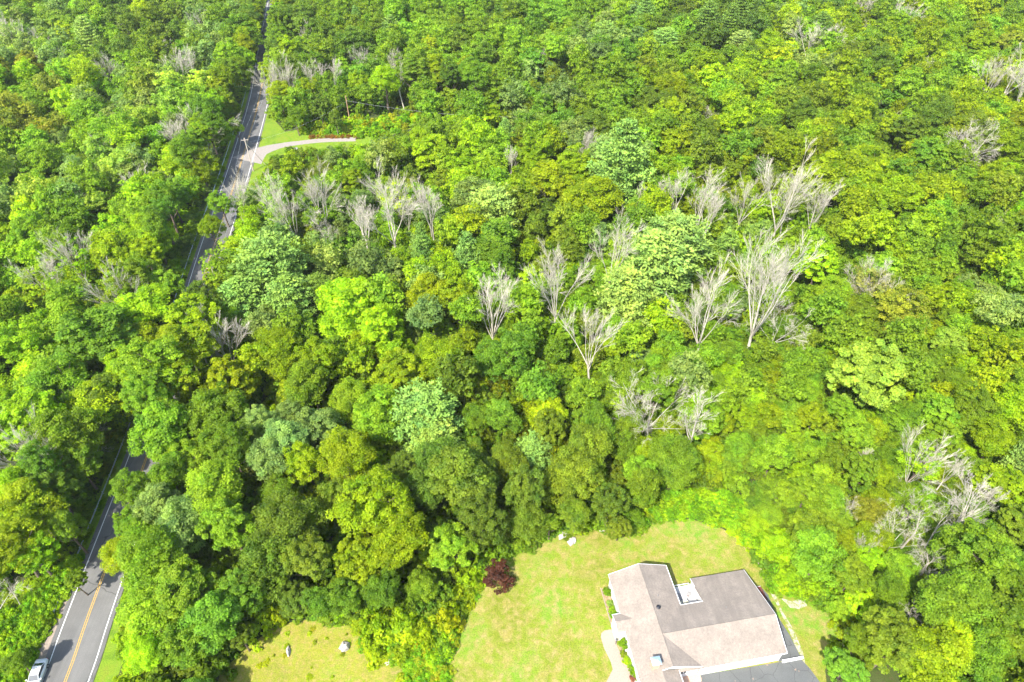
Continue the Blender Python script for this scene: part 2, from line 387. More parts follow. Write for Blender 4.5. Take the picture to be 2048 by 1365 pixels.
wall(9.3, 7.3, 13.6, 7.3, 3.3); wall(13.7, 7.3, 13.7, 2.3, 3.2, 1.15); wall(13.7, 2.3, 22.5, 2.3, 1.1); wall(22.5, 2.3, 22.5, 16.15, 1.1, 3.1, (22.5, 11.55, RH-.2))
wall(9.55, 16.15, 22.5, 16.15, 3.1)
wall(9.5, 16.1, 2.5, 16.1, 3.15, 4.3, (4.88, 16.1, RH-.18)); wall(5.7, 16.2, 5.7, 21.8, 3.4); wall(.45, 16.1, .45, 21.8, 3.2)
# windows
def window(a0, b0, a1, b1, z0, z1, side):
    """frame proud of the wall with a recessed pane"""
    d = np.array([a1-a0, b1-b0], float); d /= np.hypot(*d); n = np.array([d[1], -d[0]])*side
    def q(s, o, z): return hp(a0+(a1-a0)*s+n[0]*o, b0+(b1-b0)*s+n[1]*o, z)
    fr = MB(); t = .10/np.hypot(a1-a0, b1-b0)*.9
    for s0, s1, y0, y1 in ((-t, t, z0, z1), (1-t, 1+t, z0, z1), (-t, 1+t, z1, z1+.12), (-t, 1+t, z0-.12, z0), (.5-t/2, .5+t/2, z0, z1)):
        fr.quad(q(s0, .07, y0), q(s1, .07, y0), q(s1, .07, y1), q(s0, .07, y1)).quad(q(s0, .0, y1), q(s0, .07, y1), q(s1, .07, y1), q(s1, 0, y1))
    w = part('window', fr, 'trim')
    pn = MB().quad(q(0, .03, z0), q(1, .03, z0), q(1, .03, z1), q(0, .03, z1)); part('pane', pn, 'glass', w)
window(.45, 3.0, .45, 4.5, .9, 2.3, -1); window(.45, 12.0, .45, 13.6, .9, 2.3, -1); window(.45, 1.0, .45, 2.0, 1.1, 2.2, -1); window(-.95, 7.4, -.95, 8.5, .2, 2.3, -1)
window(6.6, 16.1, 7.6, 16.1, 1.2, 2.2, -1); window(9.3, 3.0, 9.3, 5.2, .3, 2.2, 1); window(22.5, 13.0, 22.5, 14.0, 1.1, 2.0, 1)
# garage front: doors with a row of small lights
def gdoor(a0, a1, m='trim', lights=True, lab=None):
    b = 16.15; mb = MB()
    for k in range(4):
        z0 = .05+k*.6; mb.box(a0, a1, b+.01, b+.06, z0, z0+.57, hp)
    d = part('garage_door', mb, m, label=lab)
    if lights:
        for k in range(6):
            w = (a1-a0)/6; l = MB().box(a0+w*k+.12, a0+w*(k+1)-.12, b+.062, b+.075, 1.98, 2.22, hp); part('door_light', l, 'glass', d)
gdoor(13.9, 18.6); gdoor(10.2, 13.1, 'cream', False, 'cream garage door'); gdoor(19.3, 21.2, 'cream', False, 'cream side garage door')
for a in (13.35, 19.0, 21.9):
    l = MB().box(a, a+.14, 16.17, 16.32, 1.9, 2.2, hp); part('wall_lamp', l, 'black')
dn = MB().box(22.3, 22.4, 16.2, 16.3, 0, 3.1, hp); part('downpipe', dn, 'trim')
dn = MB().box(9.9, 10.0, 16.2, 16.3, 0, 3.1, hp); part('downpipe', dn, 'trim')
# chimney
mb = MB(); brick_me = {}
part('chimney', MB().box(1.95, 3.05, 15.0, 15.95, 4.0, 5.95, hp), 'brick'); ch = [o for o in COL.objects if o.name == 'chimney'][0]
cap = MB(); c0 = 6.1
for k in range(4):
    P = [(1.8, 14.85), (3.2, 14.85), (3.2, 16.1), (1.8, 16.1)]; p, q = P[k], P[(k+1) % 4]
    cap.quad(hp(*p, c0), hp(*q, c0), hp(2.5+(q[0]-2.5)*.25, 15.48+(q[1]-15.48)*.1, c0+.34), hp(2.5+(p[0]-2.5)*.25, 15.48+(p[1]-15.48)*.1, c0+.34))
cap.quad(hp(1.8, 14.85, c0), hp(1.8, 16.1, c0), hp(3.2, 16.1, c0), hp(3.2, 14.85, c0))
cap.quad(*[hp(2.5+x*.175, 15.48+y*.0625, c0+.34) for x, y in ((-1, -1), (1, -1), (1, 1), (-1, 1))])
part('chimney_cap', cap, 'bluecap', ch)
for x, y in ((2.0, 15.05), (3.0, 15.05), (3.0, 15.9), (2.0, 15.9)): part('cap_post', MB().box(x-.05, x+.05, y-.05, y+.05, 5.95, 6.1, hp), 'black', ch)
# roof vents
def disc(a, b, z, r, h, name, m):
    mb = MB(); c = np.array(hp(a, b, z)); mb.tube([c, c+(0, 0, h*.6), c+(0, 0, h)], [r, r, r*.55], 14); part(name, mb, m, smooth=False)
disc(5.75, 7.35, 4.85, .34, .32, 'roof_vent', 'black'); disc(6.3, 5.5, RH-.63, .06, .5, 'vent_pipe', 'grey'); disc(16.2, 8.9, 4.15, .06, .45, 'vent_pipe', 'grey')
# deck between the wings
mb = MB(); k = 0
b = 2.55
while b < 6.9:
    mb = MB().box(9.36, 13.62, b, b+.27, .38, .5, hp); part('deck_board', mb, 'deck'); b += .285
for a, b in ((10.2, 2.6), (11.6, 2.6), (13.2, 2.6)): part('deck_post', MB().box(a-.06, a+.06, b-.1, b+.02, 0, 1.0, hp), 'trim')
part('deck_rail', MB().box(10.2, 13.2, 2.5, 2.58, 1.0, 1.08, hp), 'trim')
part('foundation', MB().box(-.1, .42, 9.4, 16.0, .0, .12, hp), 'deck')
# deck furniture
t = thing('deck_rug', 'flat grey mat on the white deck', 'mat'); part('mat', MB().box(10.5, 11.4, 3.6, 5.0, .50, .53, hp), 'grey', t)
def chair(a, b, rz, lab):
    t = thing('patio_chair', lab, 'chair', hp(a, b, .5), HA+rz, 'chairs on the deck')
    part('seat', MB().box(-.28, .28, -.28, .28, .38, .44), 'cream', t); part('backrest', MB().box(-.28, .28, .24, .30, .44, .95), 'cream', t)
    for x in (-.25, .25):
        for y in (-.25, .25): part('leg', MB().box(x-.025, x+.025, y-.025, y+.025, 0, .38), 'black', t)
chair(10.7, 5.7, .2, 'beige patio chair nearest the west corner of the deck'); chair(11.5, 5.55, -1.2, 'beige patio chair beside the grey mat, toward the garage wing')
chair(11.2, 6.35, 2.9, 'beige patio chair closest to the connecting wing')
t = thing('fire_bowl', 'small round brown bowl table on the white deck', 'table', hp(12.5, 4.3, .5))
mb = MB().tube([(0, 0, 0), (0, 0, .1), (0, 0, .35), (0, 0, .5)], [.2, .12, .1, .32], 12); part('bowl', mb, 'rust', t); part('rim', MB().tube([(0, 0, .5), (0, 0, .54)], [.36, .36], 12), 'grey', t)

# driveway, paved paths and bed
def hpoly(P): return [hp(a, b, 0)[:2] for a, b in P]
struct(sheet('driveway', hpoly([(9.0, 16.3), (23.1, 16.6), (26.0, 16.75), (26.6, 18.2), (27.2, 20.5), (27.6, 26), (6.0, 26), (6.1, 18.6)]), .036, M['drive']))
struct(sheet('side_driveway', hpoly([(22.3, 4.6), (25.0, 4.6), (25.6, 6.2), (25.4, 9.0), (26.0, 13.0), (26.1, 16.75), (22.4, 16.5)]), .032, M['drive']))
struct(sheet('entry_paving', hpoly([(5.7, 16.1), (10.0, 16.1), (9.9, 17.1), (9.2, 17.8), (8.6, 22), (5.7, 22)]), .044, M['brick']))
struct(sheet('garden_path', hpoly([(-.95, 7.4), (-2.3, 7.35), (-2.95, 7.7), (-3.2, 8.3), (-3.15, 10.0), (-2.7, 12.2), (-2.7, 13.3), (-3.6, 14.3), (-4.6, 15.4), (-5.2, 18), (-.2, 18), (.9, 15.6), (.1, 15.5), (-.5, 12.5), (-1.1, 9.9), (-.95, 9.3)]), .040, M['path']))
struct(sheet('planting_bed', hpoly([(-.95, .5), (.45, .4), (.45, 6.7), (-1.0, 6.7)]), .036, M['mulch']))
struct(sheet('planting_bed', hpoly([(-1.0, 9.9), (.45, 9.3), (.45, 16), (.95, 15.6), (.1, 15.5), (-.5, 12.5)]), .034, M['mulch']))
e = thing('bed_edging', 'thin pale stone edging along the west flower bed', 'edging')
for k in range(9):
    b0 = .4+k*.80; part('edging_stone', MB().box(-1.12, -1.0, b0, b0+.76, 0, .14, hp), 'path', e)
w = thing('retaining_wall', 'low white wall between garage corner and gravel strip', 'wall'); part('wall_block', MB().box(22.9, 26.2, 16.55, 16.8, 0, .45, hp), 'trim', w)
part('cap', MB().box(22.85, 26.25, 16.5, 16.85, .45, .52, hp), 'trim', w)
# lantern, trailer, bin
t = thing('path_lantern', 'black lantern post where the paved path meets the planted bed', 'lamp', hp(-1.2, 9.65, 0))
part('post', MB().tube([(0, 0, 0), (0, 0, 1.1)], [.05, .04], 6), 'black', t); part('lamp_head', MB().tube([(0, 0, 1.1), (0, 0, 1.18), (0, 0, 1.42), (0, 0, 1.5)], [.1, .17, .2, .04], 6), 'black', t)
t = thing('utility_trailer', 'red-brown covered trailer parked on asphalt beside the garage wing', 'trailer', hp(24.0, 6.2, 0), HA)
part('bed', MB().box(-.65, .65, -1.15, 1.15, .45, .85), 'rust', t); part('tarpaulin', MB().quad((-.68, -1.2, .86), (0, -1.2, 1.08), (0, 1.2, 1.08), (-.68, 1.2, .86)).quad((0, -1.2, 1.08), (.68, -1.2, .86), (.68, 1.2, .86), (0, 1.2, 1.08)), 'rust', t)
part('end_board', MB().box(-.6, .6, 1.2, 1.26, .5, .98), 'trim', t); part('end_board', MB().box(-.3, .3, -1.28, -1.2, .5, .9), 'trim', t)
for s in (-1, 1): part('wheel', MB().tube([(s*.68, 0, .3), (s*.86, 0, .3)], [.3, .3], 12), 'tyre', t)
part('drawbar', MB().box(-.05, .05, -2.1, -1.15, .45, .53), 'black', t)
t = thing('wheelie_bin', 'white bin with a black lid at the east side of the garage', 'bin', hp(23.35, 10.2, 0), HA)
part('body', MB().box(-.3, .3, -.32, .32, .05, .95), 'trim', t); part('lid', MB().box(-.33, .33, -.36, .36, .95, 1.05), 'black', t)
t = thing('side_awning', 'small white awning on the east gable of the garage', 'awning', (0, 0, 0))
part('canopy', MB().quad(hp(22.5, 13.0, 2.7), hp(22.5, 14.6, 2.7), hp(23.4, 14.6, 2.3), hp(23.4, 13.0, 2.3)), 'trim', t); part('bracket', MB().tube([hp(22.55, 13.8, 1.8), hp(23.3, 13.8, 2.28)], [.03, .03], 4), 'trim', t)

# ------------------------------------------------------------------ car
def make_car(loc, rz):
    t = thing('car', 'white saloon car driving down the left lane, nose out of frame', 'car', loc, rz)
    # sections along y (rear +): y, half width, z bottom, z belt, z top
    P = [(-2.38, .62, .38, .60), (-2.25, .80, .28, .72), (-1.6, .89, .22, .90), (-.9, .90, .22, .96), (.2, .91, .22, .98), (1.2, .91, .22, 1.0), (1.9, .88, .26, 1.03), (2.25, .82, .34, 1.0), (2.38, .68, .42, .85)]
    V = []; Fc = []
    for y, w, z0, z1 in P:
        V += [(-w*.9, y, z0), (-w, y, z0+(z1-z0)*.45), (-w*.96, y, z1-.06), (-w*.80, y, z1), (w*.80, y, z1), (w*.96, y, z1-.06), (w, y, z0+(z1-z0)*.45), (w*.9, y, z0)]
    for i in range(len(P)-1):
        for j in range(8): Fc.append((i*8+j, i*8+(j+1) % 8, (i+1)*8+(j+1) % 8, (i+1)*8+j))
    Fc += [tuple(range(7, -1, -1)), tuple((len(P)-1)*8+j for j in range(8))]
    bm = mesh('body', V, Fc, M['carpaint'], True); obj('body', bm, t)
    # glasshouse
    gv = [(-.74, -.95, .95), (.74, -.95, .95), (.60, -.25, 1.40), (-.60, -.25, 1.40), (-.76, 1.65, 1.02), (.76, 1.65, 1.02), (.58, 1.0, 1.41), (-.58, 1.0, 1.41)]
    def face(name, q, m, off=0.0):
        mb = MB().quad(*[gv[i] for i in q]); return part(name, mb, m, t)
    face('windscreen', (0, 1, 2, 3), 'glass'); face('rear_window', (5, 4, 7, 6), 'glass'); face('side_window', (4, 0, 3, 7), 'glass'); face('side_window', (1, 5, 6, 2), 'glass')
    rf = MB(); n = 6
    for i in range(n):
        for j in range(n):
            q = []
            for (u, v) in ((i, j), (i+1, j), (i+1, j+1), (i, j+1)):
                x = (u/n*2-1); y = -.30+v/n*1.36; q.append((x*.62, y, 1.40+.06*(1-x*x)+.02*(1-abs(y-.3))))
            rf.quad(*q)
    part('roof', rf, 'carpaint', t, smooth=True)
    for s in (-1, 1):
        pl = MB().tube([(s*.76, -.97, .95), (s*.62, -.25, 1.41)], [.045, .045], 4).tube([(s*.62, -.3, 1.41), (s*.60, 1.0, 1.42)], [.05, .05], 4).tube([(s*.60, 1.0, 1.42), (s*.78, 1.68, 1.02)], [.06, .06], 4)
        part('pillar', pl, 'carpaint', t)
        part('wing_mirror', MB().box(min(s*.92, s*1.1), max(s*.92, s*1.1), -.85, -.68, .96, 1.1), 'carpaint', t)
        part('headlight', MB().box(min(s*.45, s*.78), max(s*.45, s*.78), -2.32, -2.2, .56, .70), 'chrome', t)
        part('tail_light', MB().box(min(s*.5, s*.8), max(s*.5, s*.8), 2.2, 2.36, .72, .9), 'redlight', t)
        for y in (-1.45, 1.4):
            w = part('wheel', MB().tube([(s*.70, y, .32), (s*.925, y, .32)], [.32, .32], 16), 'tyre', t)
            part('rim', MB().tube([(s*.92, y, .32), (s*.94, y, .32)], [.2, .2], 10), 'chrome', w)
    return t
T0 = ROAD[20]-ROAD[10]
make_car((-70.75, 41.3, .012), math.atan2(ROAD[14][1]-ROAD[8][1], ROAD[14][0]-ROAD[8][0])-pi/2)

# ------------------------------------------------------------------ guardrail
gr = thing('guardrail', 'long steel guardrail along the left edge of the road', 'guardrail')
gl = offs(ROAD, -5.35); sel = [p for p in gl if 50.5 < p[1] < 262]
# walk at even steps
seg = np.r_[0, np.cumsum(np.hypot(*np.diff(np.array(sel), axis=0).T))]; tot = seg[-1]
def gat(s): return np.array([np.interp(s, seg, np.array(sel)[:, 0]), np.interp(s, seg, np.array(sel)[:, 1])])
s = 0.; step = 3.81; postme = MB().box(-.05, .05, -.08, .08, 0, .72).mesh('post', M['steel'])
while s+step < tot:
    a, b = gat(s), gat(s+step); m = MB(); d = (b-a)/np.hypot(*(b-a)); n = np.array([d[1], -d[0]])
    prof = [(.0, .45), (.06, .50), (.0, .56), (.0, .62), (.06, .68), (.0, .75), (-.02, .76)]
    for (o0, z0), (o1, z1) in zip(prof[:-1], prof[1:]):
        m.quad((*(a+n*o0), z0), (*(b+n*o0), z0), (*(b+n*o1), z1), (*(a+n*o1), z1))
    obj('rail', m.mesh('rail', M['steel']), gr); o = obj('post', postme, gr, (*(a-n*.12), 0), (0, 0, math.atan2(d[1], d[0]))); s += step

# ------------------------------------------------------------------ utility poles and wires
def pole(x, y, h, label, m='wood_pole', arm=True, guy=None, rz=0.4):
    t = thing('utility_pole', label, 'utility pole', (x, y, 0), rz)
    part('shaft', MB().tube([(0, 0, 0), (0, 0, h)], [.19, .13], 8), m, t)
    if arm:
        part('crossarm', MB().box(-1.1, 1.1, -.06, .06, h-.75, h-.62), m, t)
        for x_ in (-1, -.35, .35, 1): part('insulator', MB().tube([(x_, 0, h-.62), (x_, 0, h-.42)], [.06, .04], 6), 'grey', t)
    if guy: part('brace_pole', MB().tube([guy, (0, 0, h*.85)], [.12, .09], 6), m, t)
    return t
p1 = un(507, 343); p1b = un(534, 333)
d = p1b-p1; rz1 = 0.2; c_, s_ = cos(-rz1), sin(-rz1)
pole(p1[0], p1[1], 11.2, 'pale roadside utility pole with a slanting brace at the side lane junction', guy=(d[0]*c_-d[1]*s_, d[0]*s_+d[1]*c_, 0), rz=rz1)
p3 = un(701, 251); pole(p3[0], p3[1], 10.6, 'reddish-brown utility pole in the brush beyond the side lane', 'pole_brown', False)
p0 = offs(ROAD, 6.0)[int(np.argmin(abs(ROAD[:, 1]-262)))]; pole(p0[0], p0[1], 11, 'far utility pole half hidden by roadside trees', rz=.2)
pS = offs(ROAD, 6.5)[int(np.argmin(abs(ROAD[:, 1]-128)))]; pole(pS[0], pS[1], 11, 'utility pole among the trees right of the middle road stretch', rz=.1)
def wire(a, b, label, sag=1.2, r=.016):
    a, b = np.array(a, float), np.array(b, float); P = [a+(b-a)*t-np.array((0, 0, sag*4*t*(1-t))) for t in np.linspace(0, 1, 14)]
    o = obj('overhead_wire', MB().tube(P, [r]*14, 4).mesh('overhead_wire', M['wire'])); tag(o, label, 'wire')
for k, x in enumerate((-1, 1)):
    wd = ('roadward', 'outer')[k]
    wire((p1[0]+x, p1[1], 10.8), (p0[0]+x, p0[1], 10.6), wd+' overhead wire running north from the braced roadside pole', 1.5)
    wire((p1[0]+x, p1[1], 10.8), (pS[0]+x, pS[1], 10.6), wd+' overhead wire running south from the braced roadside pole', 1.6)
wire((p3[0], p3[1], 8.6), (p1[0], p1[1], 9.6), 'overhead wire from the reddish-brown pole down to the braced roadside pole', 1.8, .014)
wire((p3[0], p3[1], 8.9), (14, 217, 8.0), 'overhead wire from the reddish-brown pole toward the woods on the right', 2.0, .016)

# ------------------------------------------------------------------ rocks
def rock_mesh(seed, m):
    rg = np.random.RandomState(seed); V = []; Fc = []; n1, n2 = 7, 12
    ph = rg.rand(6)*6
    for i in range(n1+1):
        th = pi*i/n1
        for j in range(n2):
            a = 2*pi*j/n2; r = 1+.22*sin(2*a+ph[0])+.13*sin(5*a+ph[1]+th*2)+.1*sin(3*th+ph[2]+a)+.08*rg.randn()
            V.append((r*sin(th)*cos(a), r*sin(th)*sin(a), r*cos(th)))
    for i in range(n1):
        for j in range(n2): Fc.append((i*n2+j, i*n2+(j+1) % n2, (i+1)*n2+(j+1) % n2, (i+1)*n2+j))
    return mesh('boulder', V, Fc, M[m])
def rock(px, py, w, l, h, label, m='rock', seed=1, rz=0.3):
    p = un(px, py); o = obj('boulder', rock_mesh(seed, m), None, (p[0], p[1], h*.2), (0, 0, rz), (w/2, l/2, h/2)); tag(o, label, 'boulder')
rock(577, 1304, .65, 1.5, .8, 'narrow pale grey boulder at the middle of the dry meadow', 'palerock', 3, .1)
rock(690, 1296, 1.2, 1.9, 1.3, 'pointed grey boulder near the yellow scrub on the dry meadow', 'palerock', 5, -.4)
rock(778, 1324, 1.4, .8, .3, 'flat half-buried pale stone at the meadow edge under yellow scrub', 'palerock', 6, .3)
rock(1126, 1072, 1.9, 1.3, .8, 'whitish boulder at the wooded lawn edge, half under the trees', 'palerock', 7, .5)
rock(1144, 1083, 1.6, 1.5, .7, 'whitish flat boulder on the lawn beside the wooded edge', 'palerock', 8, -.3)
rock(1204, 1062, 1.0, .6, .3, 'small tan stone at the top edge of the lawn', 'palerock', 9, .1)
rock(590, 300, 2.0, 1.6, 1.0, 'grey boulder on the near side of the side lane', 'rock', 11); rock(612, 322, 2.2, 1.5, 1.1, 'grey boulder in the brush below the side lane', 'rock', 12)
rock(700, 325, 3.0, 1.6, 1.0, 'long pale stone heap in brush below the side lane end', 'palerock', 13); rock(562, 327, 1.6, 1.6, 1.2, 'rough grey boulder behind the roadside pole', 'rock', 14)
# ------------------------------------------------------------------ foliage meshes
def quads_mesh(name, C, Nn, size, tone, m, aspect=1.0, rg=None, along=None):
    """many small pointed leaf-clump faces: centre C, normal Nn, half size, tone 0..1"""
    n = len(C); rg = rg or np.random.RandomState(1)
    Nn = Nn/(np.linalg.norm(Nn, axis=1)[:, None]+1e-9)
    A = along if along is not None else rg.randn(n, 3)
    A = A-(A*Nn).sum(1)[:, None]*Nn; A /= np.linalg.norm(A, axis=1)[:, None]+1e-9
    B = np.cross(Nn, A); s = size[:, None]
    k = .55+.5*rg.rand(n, 1)
    V = np.stack([C+A*s*aspect, C+B*s*k+A*s*.15*rg.randn(n, 1), C-A*s*aspect*(.7+.3*rg.rand(n, 1))+Nn*s*.25, C-B*s*k], 1).reshape(-1, 3).astype(np.float32)
    me = bpy.data.meshes.new(name); me.vertices.add(4*n); me.loops.add(4*n); me.polygons.add(n)
    me.vertices.foreach_set('co', V.ravel()); me.loops.foreach_set('vertex_index', np.arange(4*n, dtype=np.int32))
    me.polygons.foreach_set('loop_start', np.arange(0, 4*n, 4, dtype=np.int32))
    at = me.attributes.new('leaf_tone', 'FLOAT', 'FACE'); at.data.foreach_set('value', tone.astype(np.float32))
    me.materials.append(m); me.update(calc_edges=True); return me
def crown_mesh(name, seed, npuff, nleaf, ls, m, zlow=-.55, sparse=1.0, lump=.18, puffr=(.17, .30), lobed=True):
    """a lumpy crown of unit radius built as many leafy puffs on and inside an uneven envelope"""
    rg = np.random.RandomState(seed)
    k = np.arange(npuff)+.5; z = 1-(1-zlow)*(k/npuff)**.9
    a = k*2.39996+rg.randn(npuff)*.25; z = np.clip(z+rg.randn(npuff)*.06, -.8, 1)
    h = np.sqrt(np.maximum(0, 1-z*z))
    D = np.stack([h*np.cos(a), h*np.sin(a), z], 1)
    nl = rg.randint(4, 8); lobe_a = rg.rand()*6+np.arange(nl)*6.28/nl+rg.randn(nl)*.3
    LC = np.stack([np.cos(lobe_a)*rg.uniform(.30, .58, nl), np.sin(lobe_a)*rg.uniform(.30, .58, nl), rg.uniform(-.35, .30, nl)], 1)
    LC = np.vstack([LC, [rg.randn()*.12, rg.randn()*.12, .35]]); LR = np.r_[rg.uniform(.38, .56, nl), rg.uniform(.45, .6)]
    ph = rg.rand(8)*6.28
    env = 1+lump*(np.sin(2*a+ph[0])*.6+np.sin(3*a+ph[1]+z*2)*.5+.5*np.sin(5*a+ph[2])*h)+rg.randn(npuff)*.05
    R_ = env*(.80+.18*rg.rand(npuff)); inner = rg.rand(npuff) < .18; R_[inner] *= .62
    PC = D*R_[:, None]*np.array([1, 1, 1.0])
    if lobed:
        li = rg.randint(0, len(LR), npuff); PC = LC[li]+D*(LR[li]*(.85+.3*rg.rand(npuff)))[:, None]*np.array([1, 1, 1.15])
    PR = rg.uniform(*puffr, npuff)
    pt = np.clip(.5+rg.randn(npuff)*.20, 0, 1)
    cnt = nleaf
    idx = np.repeat(np.arange(npuff), cnt); n = len(idx)
    d = rg.randn(n, 3); d /= np.linalg.norm(d, axis=1)[:, None]; d[:, 2] = np.abs(d[:, 2])*.85+d[:, 2]*.15
    out = PC[idx]/np.linalg.norm(PC[idx], axis=1)[:, None]
    d = d+out*.45; d /= np.linalg.norm(d, axis=1)[:, None]
    rr = PR[idx]*(.45+.78*rg.rand(n)**.7)
    C = PC[idx]+d*rr[:, None]*np.array([1, 1, .8])
    Nn = d*.7+np.array([0, 0, .65])+rg.randn(n, 3)*.5
    if sparse < 1:
        keep = rg.rand(n) < sparse; C, Nn, idx = C[keep], Nn[keep], idx[keep]; n = len(idx)
    tone = np.clip(pt[idx]+rg.randn(n)*.17, 0, 1)
    return quads_mesh(name, C, Nn, ls*(.5+1.1*rg.rand(n)**1.6), tone, m, 1.15, rg)
def pine_mesh(name, seed, m, tiers=13, nt_=20, tuft=9, ls=.026, dome=.0):
    """whorled branches carrying flat fans of needles; unit radius, z from -1 to 1"""
    rg = np.random.RandomState(seed); C = []; Nn = []; A = []; T = []
    for i in range(tiers):
        f = i/(tiers-1); z0 = -.85+1.75*f; L0 = (1-f)**(.75-dome*.4)*(1-.25*(f < .1))+.09
        nb = int(rg.randint(5, 9)*(1.15-.5*f))+2; a0 = rg.rand()*6
        for b in range(nb):
            a = a0+2*pi*b/nb+rg.randn()*.15; L = L0*(.72+.42*rg.rand()); d = np.array([cos(a), sin(a)])
            tb = np.clip(.5+rg.randn()*.18, 0, 1)
            for q in range(int(nt_*max(.35, L))+1):
                t = (q+.6+rg.rand()*.4)/(int(nt_*max(.35, L))+1); t = min(t, 1)
                zz = z0+.10*t*t*L*2-.05+rg.randn()*.012; side = rg.randn()*.10*(.4+t)
                c0 = np.array([d[0]*t*L-d[1]*side, d[1]*t*L+d[0]*side, zz])
                for w in range(tuft):
                    e = rg.randn(3); e /= np.linalg.norm(e); e[2] = abs(e[2])*.6; o = np.array([d[0], d[1], .35])*.6+e
                    C.append(c0+e*.085); A.append(o); Nn.append(np.array([0, 0, .8])+rg.randn(3)*.5); T.append(tb+rg.randn()*.15)
    C = np.array(C); n = len(C)
    return quads_mesh(name, C, np.array(Nn), ls*(.7+.6*rg.rand(n)), np.clip(np.array(T), 0, 1), m, 2.0, rg, np.array(A))
HI = [crown_mesh('crown', 10+i, 160+14*(i % 4), 140, .0235+.004*(i % 3), M['leaf'], lump=.14+.06*(i % 4), puffr=((.11, .20), (.14, .25), (.09, .16), (.14, .28))[i % 4]) for i in range(12)]
SPARSE = [crown_mesh('crown', 60+i, 60, 60, .034, M['leaf'], sparse=.75, lump=.2, puffr=(.10, .22)) for i in range(3)]
PINE = [pine_mesh('crown', 80, M['needle']), pine_mesh('crown', 81, M['needle'], 13, 20, 8, .028, .6), pine_mesh('crown', 82, M['needle'], 14, 18, 8, .027, .2), pine_mesh('crown', 83, M['needle'], 13, 20, 9, .027, 1.2)]
# trunks, unit height 1 to the top of the tree, limbs reaching into the crown
def trunk_mesh(seed, m, r=.017):
    rg = np.random.RandomState(seed); mb = MB(); bx, by = rg.randn(2)*.012
    top = np.array([bx*3, by*3, .62]); mb.tube([(0, 0, -.02), (bx, by, .2), (bx*2, by*2, .42), top, top+(0, 0, .2)], [r*1.5, r, r*.8, r*.6, r*.15], 7)
    for k in range(7):
        z = .30+.05*k+rg.rand()*.03; a = k*2.4+rg.rand(); l = .20*rg.uniform(.7, 1.1)
        p = np.array([bx*2*z/.42, by*2*z/.42, z]); q = p+(cos(a)*l*.6, sin(a)*l*.6, l*.55); e = p+(cos(a)*l, sin(a)*l, l*1.1)
        mb.tube([p, q, e], [r*.45, r*.3, r*.1], 5)
    return mb.mesh('trunk', m)
TRUNK = [trunk_mesh(i, M['bark']) for i in range(5)]
PTRUNK = [MB().tube([(0, 0, 0), (0, 0, .5), (0, 0, .97)], [.017, .012, .003], 7).mesh('trunk', M['bark'])]
# dead trees
def limb_grow(mb, rg, p, d, L, r, depth, up, spread):
    n = 4; P = [p]; dd = d.copy()
    for i in range(n):
        dd = dd+rg.randn(3)*.09+np.array([0, 0, up]); dd /= np.linalg.norm(dd); P.append(P[-1]+dd*L/n)
    re = max(r*.2, .0010) if depth > 0 else .0006
    mb.tube(P, np.linspace(r, re, n+1), 5 if r > .006 else 3, cap=False)
    if depth == 0: return
    k = rg.randint(4, 6) if depth > 1 else rg.randint(7, 12)
    for i in range(k):
        t = (.38 if depth > 2 else .25)+(.62 if depth > 2 else .75)*(i+rg.rand())/k; t = min(t, .99); j = min(int(t*n), n-1); q = P[j]+(P[j+1]-P[j])*(t*n-j)
        ax = rg.randn(3); ax -= ax.dot(dd)*dd; ax /= np.linalg.norm(ax)
        nd = dd*(1-spread*.55)+ax*spread*(.7+.5*rg.rand()); nd /= np.linalg.norm(nd)
        limb_grow(mb, rg, q, nd, L*rg.uniform(.42, .68)*(1.15-.45*t), max(r*(1-.5*t)*.31, .0011), depth-1, up*.8, spread)
def dead_proto(seed, nl, fork, lean, up, spread, r=.0125, depth=3, m='dead', L=.5):
    """unit height; returns trunk mesh and a list of limb meshes"""
    rg = np.random.RandomState(seed); tb = MB(); b = rg.randn(2)*.02
    P = [np.array((0, 0, 0.)), np.array((b[0]*.5, b[1]*.5, fork*.5)), np.array((b[0], b[1], fork))]
    tb.tube(P, [r*1.35, r*1.1, r*.9], 7); tr = tb.mesh('trunk', M[m]); limbs = []
    for k in range(nl):
        a = 2*pi*k/nl+rg.rand()*.7; s = lean*(.5+.7*rg.rand()) if k else lean*.15
        d = np.array([cos(a)*s, sin(a)*s, 1.]); d /= np.linalg.norm(d); mb = MB()
        z = fork*(.72+.28*rg.rand()) if k > 1 else fork*.97
        limb_grow(mb, rg, np.array((b[0]*z/fork, b[1]*z/fork, z)), d, (1-z)*rg.uniform(.78, 1.02), r*rg.uniform(.5, .75), depth, up, spread)
        limbs.append(mb.mesh('limb', M[m]))
    return tr, limbs
DEAD = {
 'vase': [dead_proto(s, 8, .17, .44, .07, .34) for s in (5, 25, 45)], 'vase2': [dead_proto(s, 7, .24, .44, .09, .36) for s in (6, 26, 46)], 'tall': [dead_proto(s, 5, .38, .36, .09, .40, .014) for s in (7, 27)],
 'tall2': [dead_proto(s, 6, .32, .38, .08, .44, .014) for s in (8, 28)], 'wide': [dead_proto(9, 7, .22, 1.0, .05, .44)], 'slim': [dead_proto(10, 4, .5, .22, .05, .45, .012)],
 'gnarl': [dead_proto(s, 6, .26, .9, .03, .65, .013, 3) for s in (12, 32)], 'snag': [dead_proto(s, 3, .5, .5, .03, .7, .016, 2) for s in (13, 33, 53)], 'fir': [dead_proto(14, 10, .2, 1.0, .0, .5, .013, 3)]}

